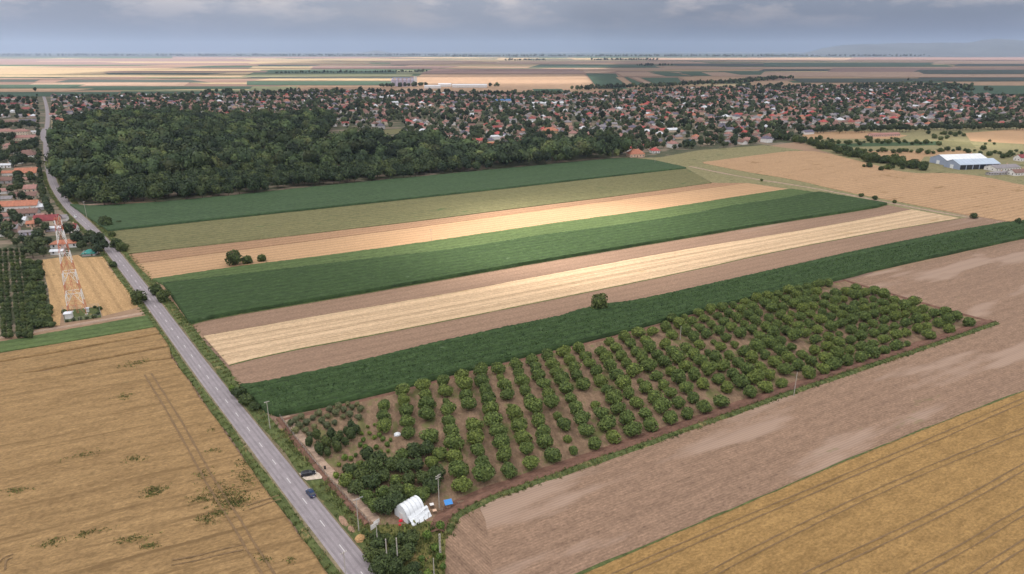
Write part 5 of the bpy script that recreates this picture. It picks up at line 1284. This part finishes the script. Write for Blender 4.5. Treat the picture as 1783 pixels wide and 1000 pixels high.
# ------------------------------------------------------------------ grass, weeds and crop plants (uncountable)
def tufts(name, X, Y, hgt, mat, label, cat, rg, blades=5, Z=None, wide=.5):
    n = len(X); V = []; k = n * blades
    X = np.repeat(X, blades) + rg.normal(0, .25, k); Y = np.repeat(Y, blades) + rg.normal(0, .25, k); Z = 0 if Z is None else np.repeat(Z, blades)
    a = rg.uniform(0, 6.28, k); h = np.repeat(hgt, blades) * rg.uniform(.5, 1.2, k); w = h * wide * rg.uniform(.6, 1.2, k); l = rg.uniform(.1, .6, k) * h; b = rg.uniform(0, 6.28, k)
    dx, dy = np.cos(a) * w * .5, np.sin(a) * w * .5; lx, ly = np.cos(b) * l, np.sin(b) * l
    V = np.stack([np.c_[X - dx, Y - dy, Z + X * 0], np.c_[X + dx, Y + dy, Z + X * 0], np.c_[X + lx + dx * .4, Y + ly + dy * .4, Z + h], np.c_[X + lx - dx * .4, Y + ly - dy * .4, Z + h]], 1).reshape(-1, 3)
    tag(obj(name, mesh(name, V, np.arange(len(V)).reshape(-1, 4), [mat], tint=np.clip(rg.normal(.55, .2, len(V) // 4), 0, 1))), label, cat, kind='stuff')
rg = np.random.default_rng(9)
gX, gY, gH = [], [], []
for _ in range(9000):
    i = int(rg.integers(0, len(NEARR))); s = rg.random()
    o = -rg.uniform(4.1, 6.5) if s < .45 else rg.uniform(4.2, 8.3); q = NEARR[i] + ROADN[i] * o + rg.normal(0, 1.2, 2) * .6
    t = np.abs(np.sum((q - NEARR[i]) * ROADN[i]))
    if t < 3.9 or np.hypot(*(q - P(541, 830))) < 4.5: continue
    gX.append(q[0]); gY.append(q[1]); gH.append(rg.uniform(.25, .7))
nd = normals2(DITCH)
for _ in range(3500):
    i = int(rg.integers(0, len(DITCH))); q = DITCH[i] + nd[i] * rg.uniform(-.2, 1.7) + rg.normal(0, .5, 2); gX.append(q[0]); gY.append(q[1]); gH.append(rg.uniform(.3, .8))
SCR = PL([(500, 748), (562, 828), (600, 872), (643, 917), (700, 916), (760, 909), (784, 906), (776, 930), (774, 1040), (700, 1040), (620, 925), (560, 848), (484, 752)])
qx, qy = scatter(SCR, 1.0, rg, .5)
gate = (np.hypot(qx - P(541, 830)[0], qy - P(541, 830)[1]) > 5.0)
gX += list(qx[gate]); gY += list(qy[gate]); gH += list(rg.uniform(.3, 1.1, gate.sum()))
tufts('grass', np.array(gX), np.array(gY), np.array(gH), M['grass_mass'], 'rough green grass on the verges and in the scrub', 'grass', rg)
# weeds growing through the ripe wheat
wX, wY, wH = [], [], []
for (cx, cy, rx, ry, n) in [(395, 868, 42, 22, 420), (430, 838, 16, 16, 130), (405, 878, 30, 8, 200), (360, 910, 16, 7, 90), (378, 898, 16, 6, 80), (350, 873, 22, 5, 90), (355, 830, 18, 6, 50), (270, 858, 22, 6, 120), (262, 866, 16, 4, 60), (218, 693, 15, 5, 60), (235, 803, 20, 5, 60), (30, 858, 22, 5, 70), (160, 932, 40, 4, 80), (230, 943, 30, 5, 100), (262, 955, 16, 4, 70), (90, 950, 24, 5, 60), (150, 795, 40, 5, 60), (460, 978, 10, 9, 50), (505, 980, 10, 6, 20), (238, 636, 30, 4, 120), (370, 790, 20, 5, 30), (425, 812, 16, 8, 60), (370, 752, 6, 3, 15)]:
    for _ in range(int(n * 1.1)):
        a = rg.normal(0, .5, 2); q = P(cx + a[0] * rx + a[1] * ry * 1.0, cy + a[1] * ry - a[0] * rx * .22); wX.append(q[0]); wY.append(q[1]); wH.append(rg.uniform(.18, .42))
tufts('weeds', np.array(wX), np.array(wY), np.array(wH), M['weed'], 'green weeds growing through the ripe wheat', 'weeds', rg, 4, Z=np.full(len(wX), .7), wide=.9)
# maize leaves on the nearest strip
A_ = PL([(440, 682), (600, 646), (937, 566), (1352, 476), (1783, 391)]); B_ = PL([(492, 724), (737, 666), (1000, 600), (1469, 484), (1783, 412)])
A_ = resample(A_, 400); B_ = resample(B_, 400); i = rg.integers(0, 400, 26000); t = rg.random((26000, 1)); q = A_[i] * (1 - t) + B_[i] * t + rg.normal(0, .3, (26000, 2))
tufts('maize_leaves', q[:, 0], q[:, 1], rg.uniform(.3, .7, len(q)), M['maize_leaf'], 'dark maize leaves of the strip above the orchard', 'maize', rg, 2, Z=np.full(len(q), 1.75), wide=.7)

# ------------------------------------------------------------------ clouds: the bank that keeps the sun off, with its gaps
def clouds():
    Hc = 4500.0; off = np.array([SAX, SAY]) * Hc / math.tan(SUN_EL)
    gx = np.arange(-2600, 7000, 45.0); gy = np.arange(-900, 9500, 45.0); X, Y = np.meshgrid(gx, gy, indexing='ij')
    n = fbm(X / 900, Y / 900, 3, 4); n2 = fbm(X / 260, Y / 260, 8, 3)
    edge = 2650 + 500 * (n - .5) + np.clip(X - 250, 0, None) * 6.0
    m = np.clip((edge - Y) / 500, 0, 1)
    fa = np.clip((fbm(X / 1500, Y / 420, 12, 3) - .38) * 4, 0, 1) * .8        # broken streets of cloud beyond
    m = np.maximum(m, fa) 
    m = m * np.clip((Y + 850) / 250, 0, 1) * np.clip((X + 2500) / 300, 0, 1) * np.clip((6800 - X) / 600, 0, 1)
    def gap(cx, cy, a, b, ang, f=.2):
        c, s = math.cos(ang), math.sin(ang); u = ((X - cx) * c + (Y - cy) * s) / a; v = (-(X - cx) * s + (Y - cy) * c) / b
        d = np.sqrt(u * u + v * v) + (n2 - .5) * .45
        return np.clip((d - f) / (1.25 - f), 0, 1)
    c = P(985, 384); m = m * gap(c[0], c[1], 172, 125, STRIP)
    c = P(935, 424); m = m * gap(c[0], c[1], 120, 100, STRIP)
    c = P(1690, 250); m = m * gap(c[0], c[1], 90, 90, 0)
    thick = np.clip(m, 0, 1) ** 1.3 * (65 + 50 * n)
    keep = thick > .8
    idx = -np.ones(X.shape, int); idx[keep] = np.arange(keep.sum()); k = int(keep.sum())
    th = thick[keep]; x = X[keep] + off[0]; y = Y[keep] + off[1]
    V = np.vstack([np.c_[x, y, Hc - th * .3 + 10 * (n2[keep] - .5) - 6], np.c_[x, y, Hc + th * .7]])
    q = np.stack([idx[:-1, :-1], idx[1:, :-1], idx[1:, 1:], idx[:-1, 1:]], -1).reshape(-1, 4); q = q[(q >= 0).all(1)]
    me = mesh('clouds', V, [np.vstack([q[:, ::-1], q + k])], [], smooth=True)
    at = me.attributes.new('thickness', 'FLOAT', 'POINT'); at.data.foreach_set('value', np.r_[th, th].astype(np.float32))
    mt = bpy.data.materials.new('cloud'); mt.use_nodes = True; nt = mt.node_tree; nt.nodes.clear()
    a = nt.nodes.new('ShaderNodeAttribute'); a.attribute_name = 'thickness'
    e1 = nt.nodes.new('ShaderNodeMath'); e1.operation = 'MULTIPLY'; e1.inputs[1].default_value = -.016; nt.links.new(a.outputs['Fac'], e1.inputs[0])
    e2 = nt.nodes.new('ShaderNodeMath'); e2.operation = 'EXPONENT'; nt.links.new(e1.outputs[0], e2.inputs[0])
    t = nt.nodes.new('ShaderNodeBsdfTransparent'); nt.links.new(e2.outputs[0], t.inputs[0])
    o = nt.nodes.new('ShaderNodeOutputMaterial'); nt.links.new(t.outputs[0], o.inputs[0])
    me.materials.append(mt)
    tag(obj('clouds', me), 'bank of grey cloud high above the fields', 'cloud', kind='stuff')
clouds()

# ------------------------------------------------------------------ haze
def haze():
    me = MB().box(-42000, 42000, -1500, 44000, -2, 600)
    mt = bpy.data.materials.new('haze'); mt.use_nodes = True; nt = mt.node_tree; nt.nodes.clear()
    v = nt.nodes.new('ShaderNodeVolumePrincipled'); v.inputs['Color'].default_value = (.30, .385, .54, 1); v.inputs['Density'].default_value = 5.5e-5; v.inputs['Anisotropy'].default_value = .1
    o = nt.nodes.new('ShaderNodeOutputMaterial'); nt.links.new(v.outputs[0], o.inputs['Volume'])
    h = me.build('haze', mt); tag(h, 'thin blue haze over the whole plain', 'haze', kind='stuff')
haze()
print('orchard trees', NORCH, 'forest', len(fx), 'town houses', len(hs), 'town trees', len(tx), 'tris', sum(len(m.loops) - 2 * len(m.polygons) for m in bpy.data.meshes), 'objects', len(bpy.data.objects))
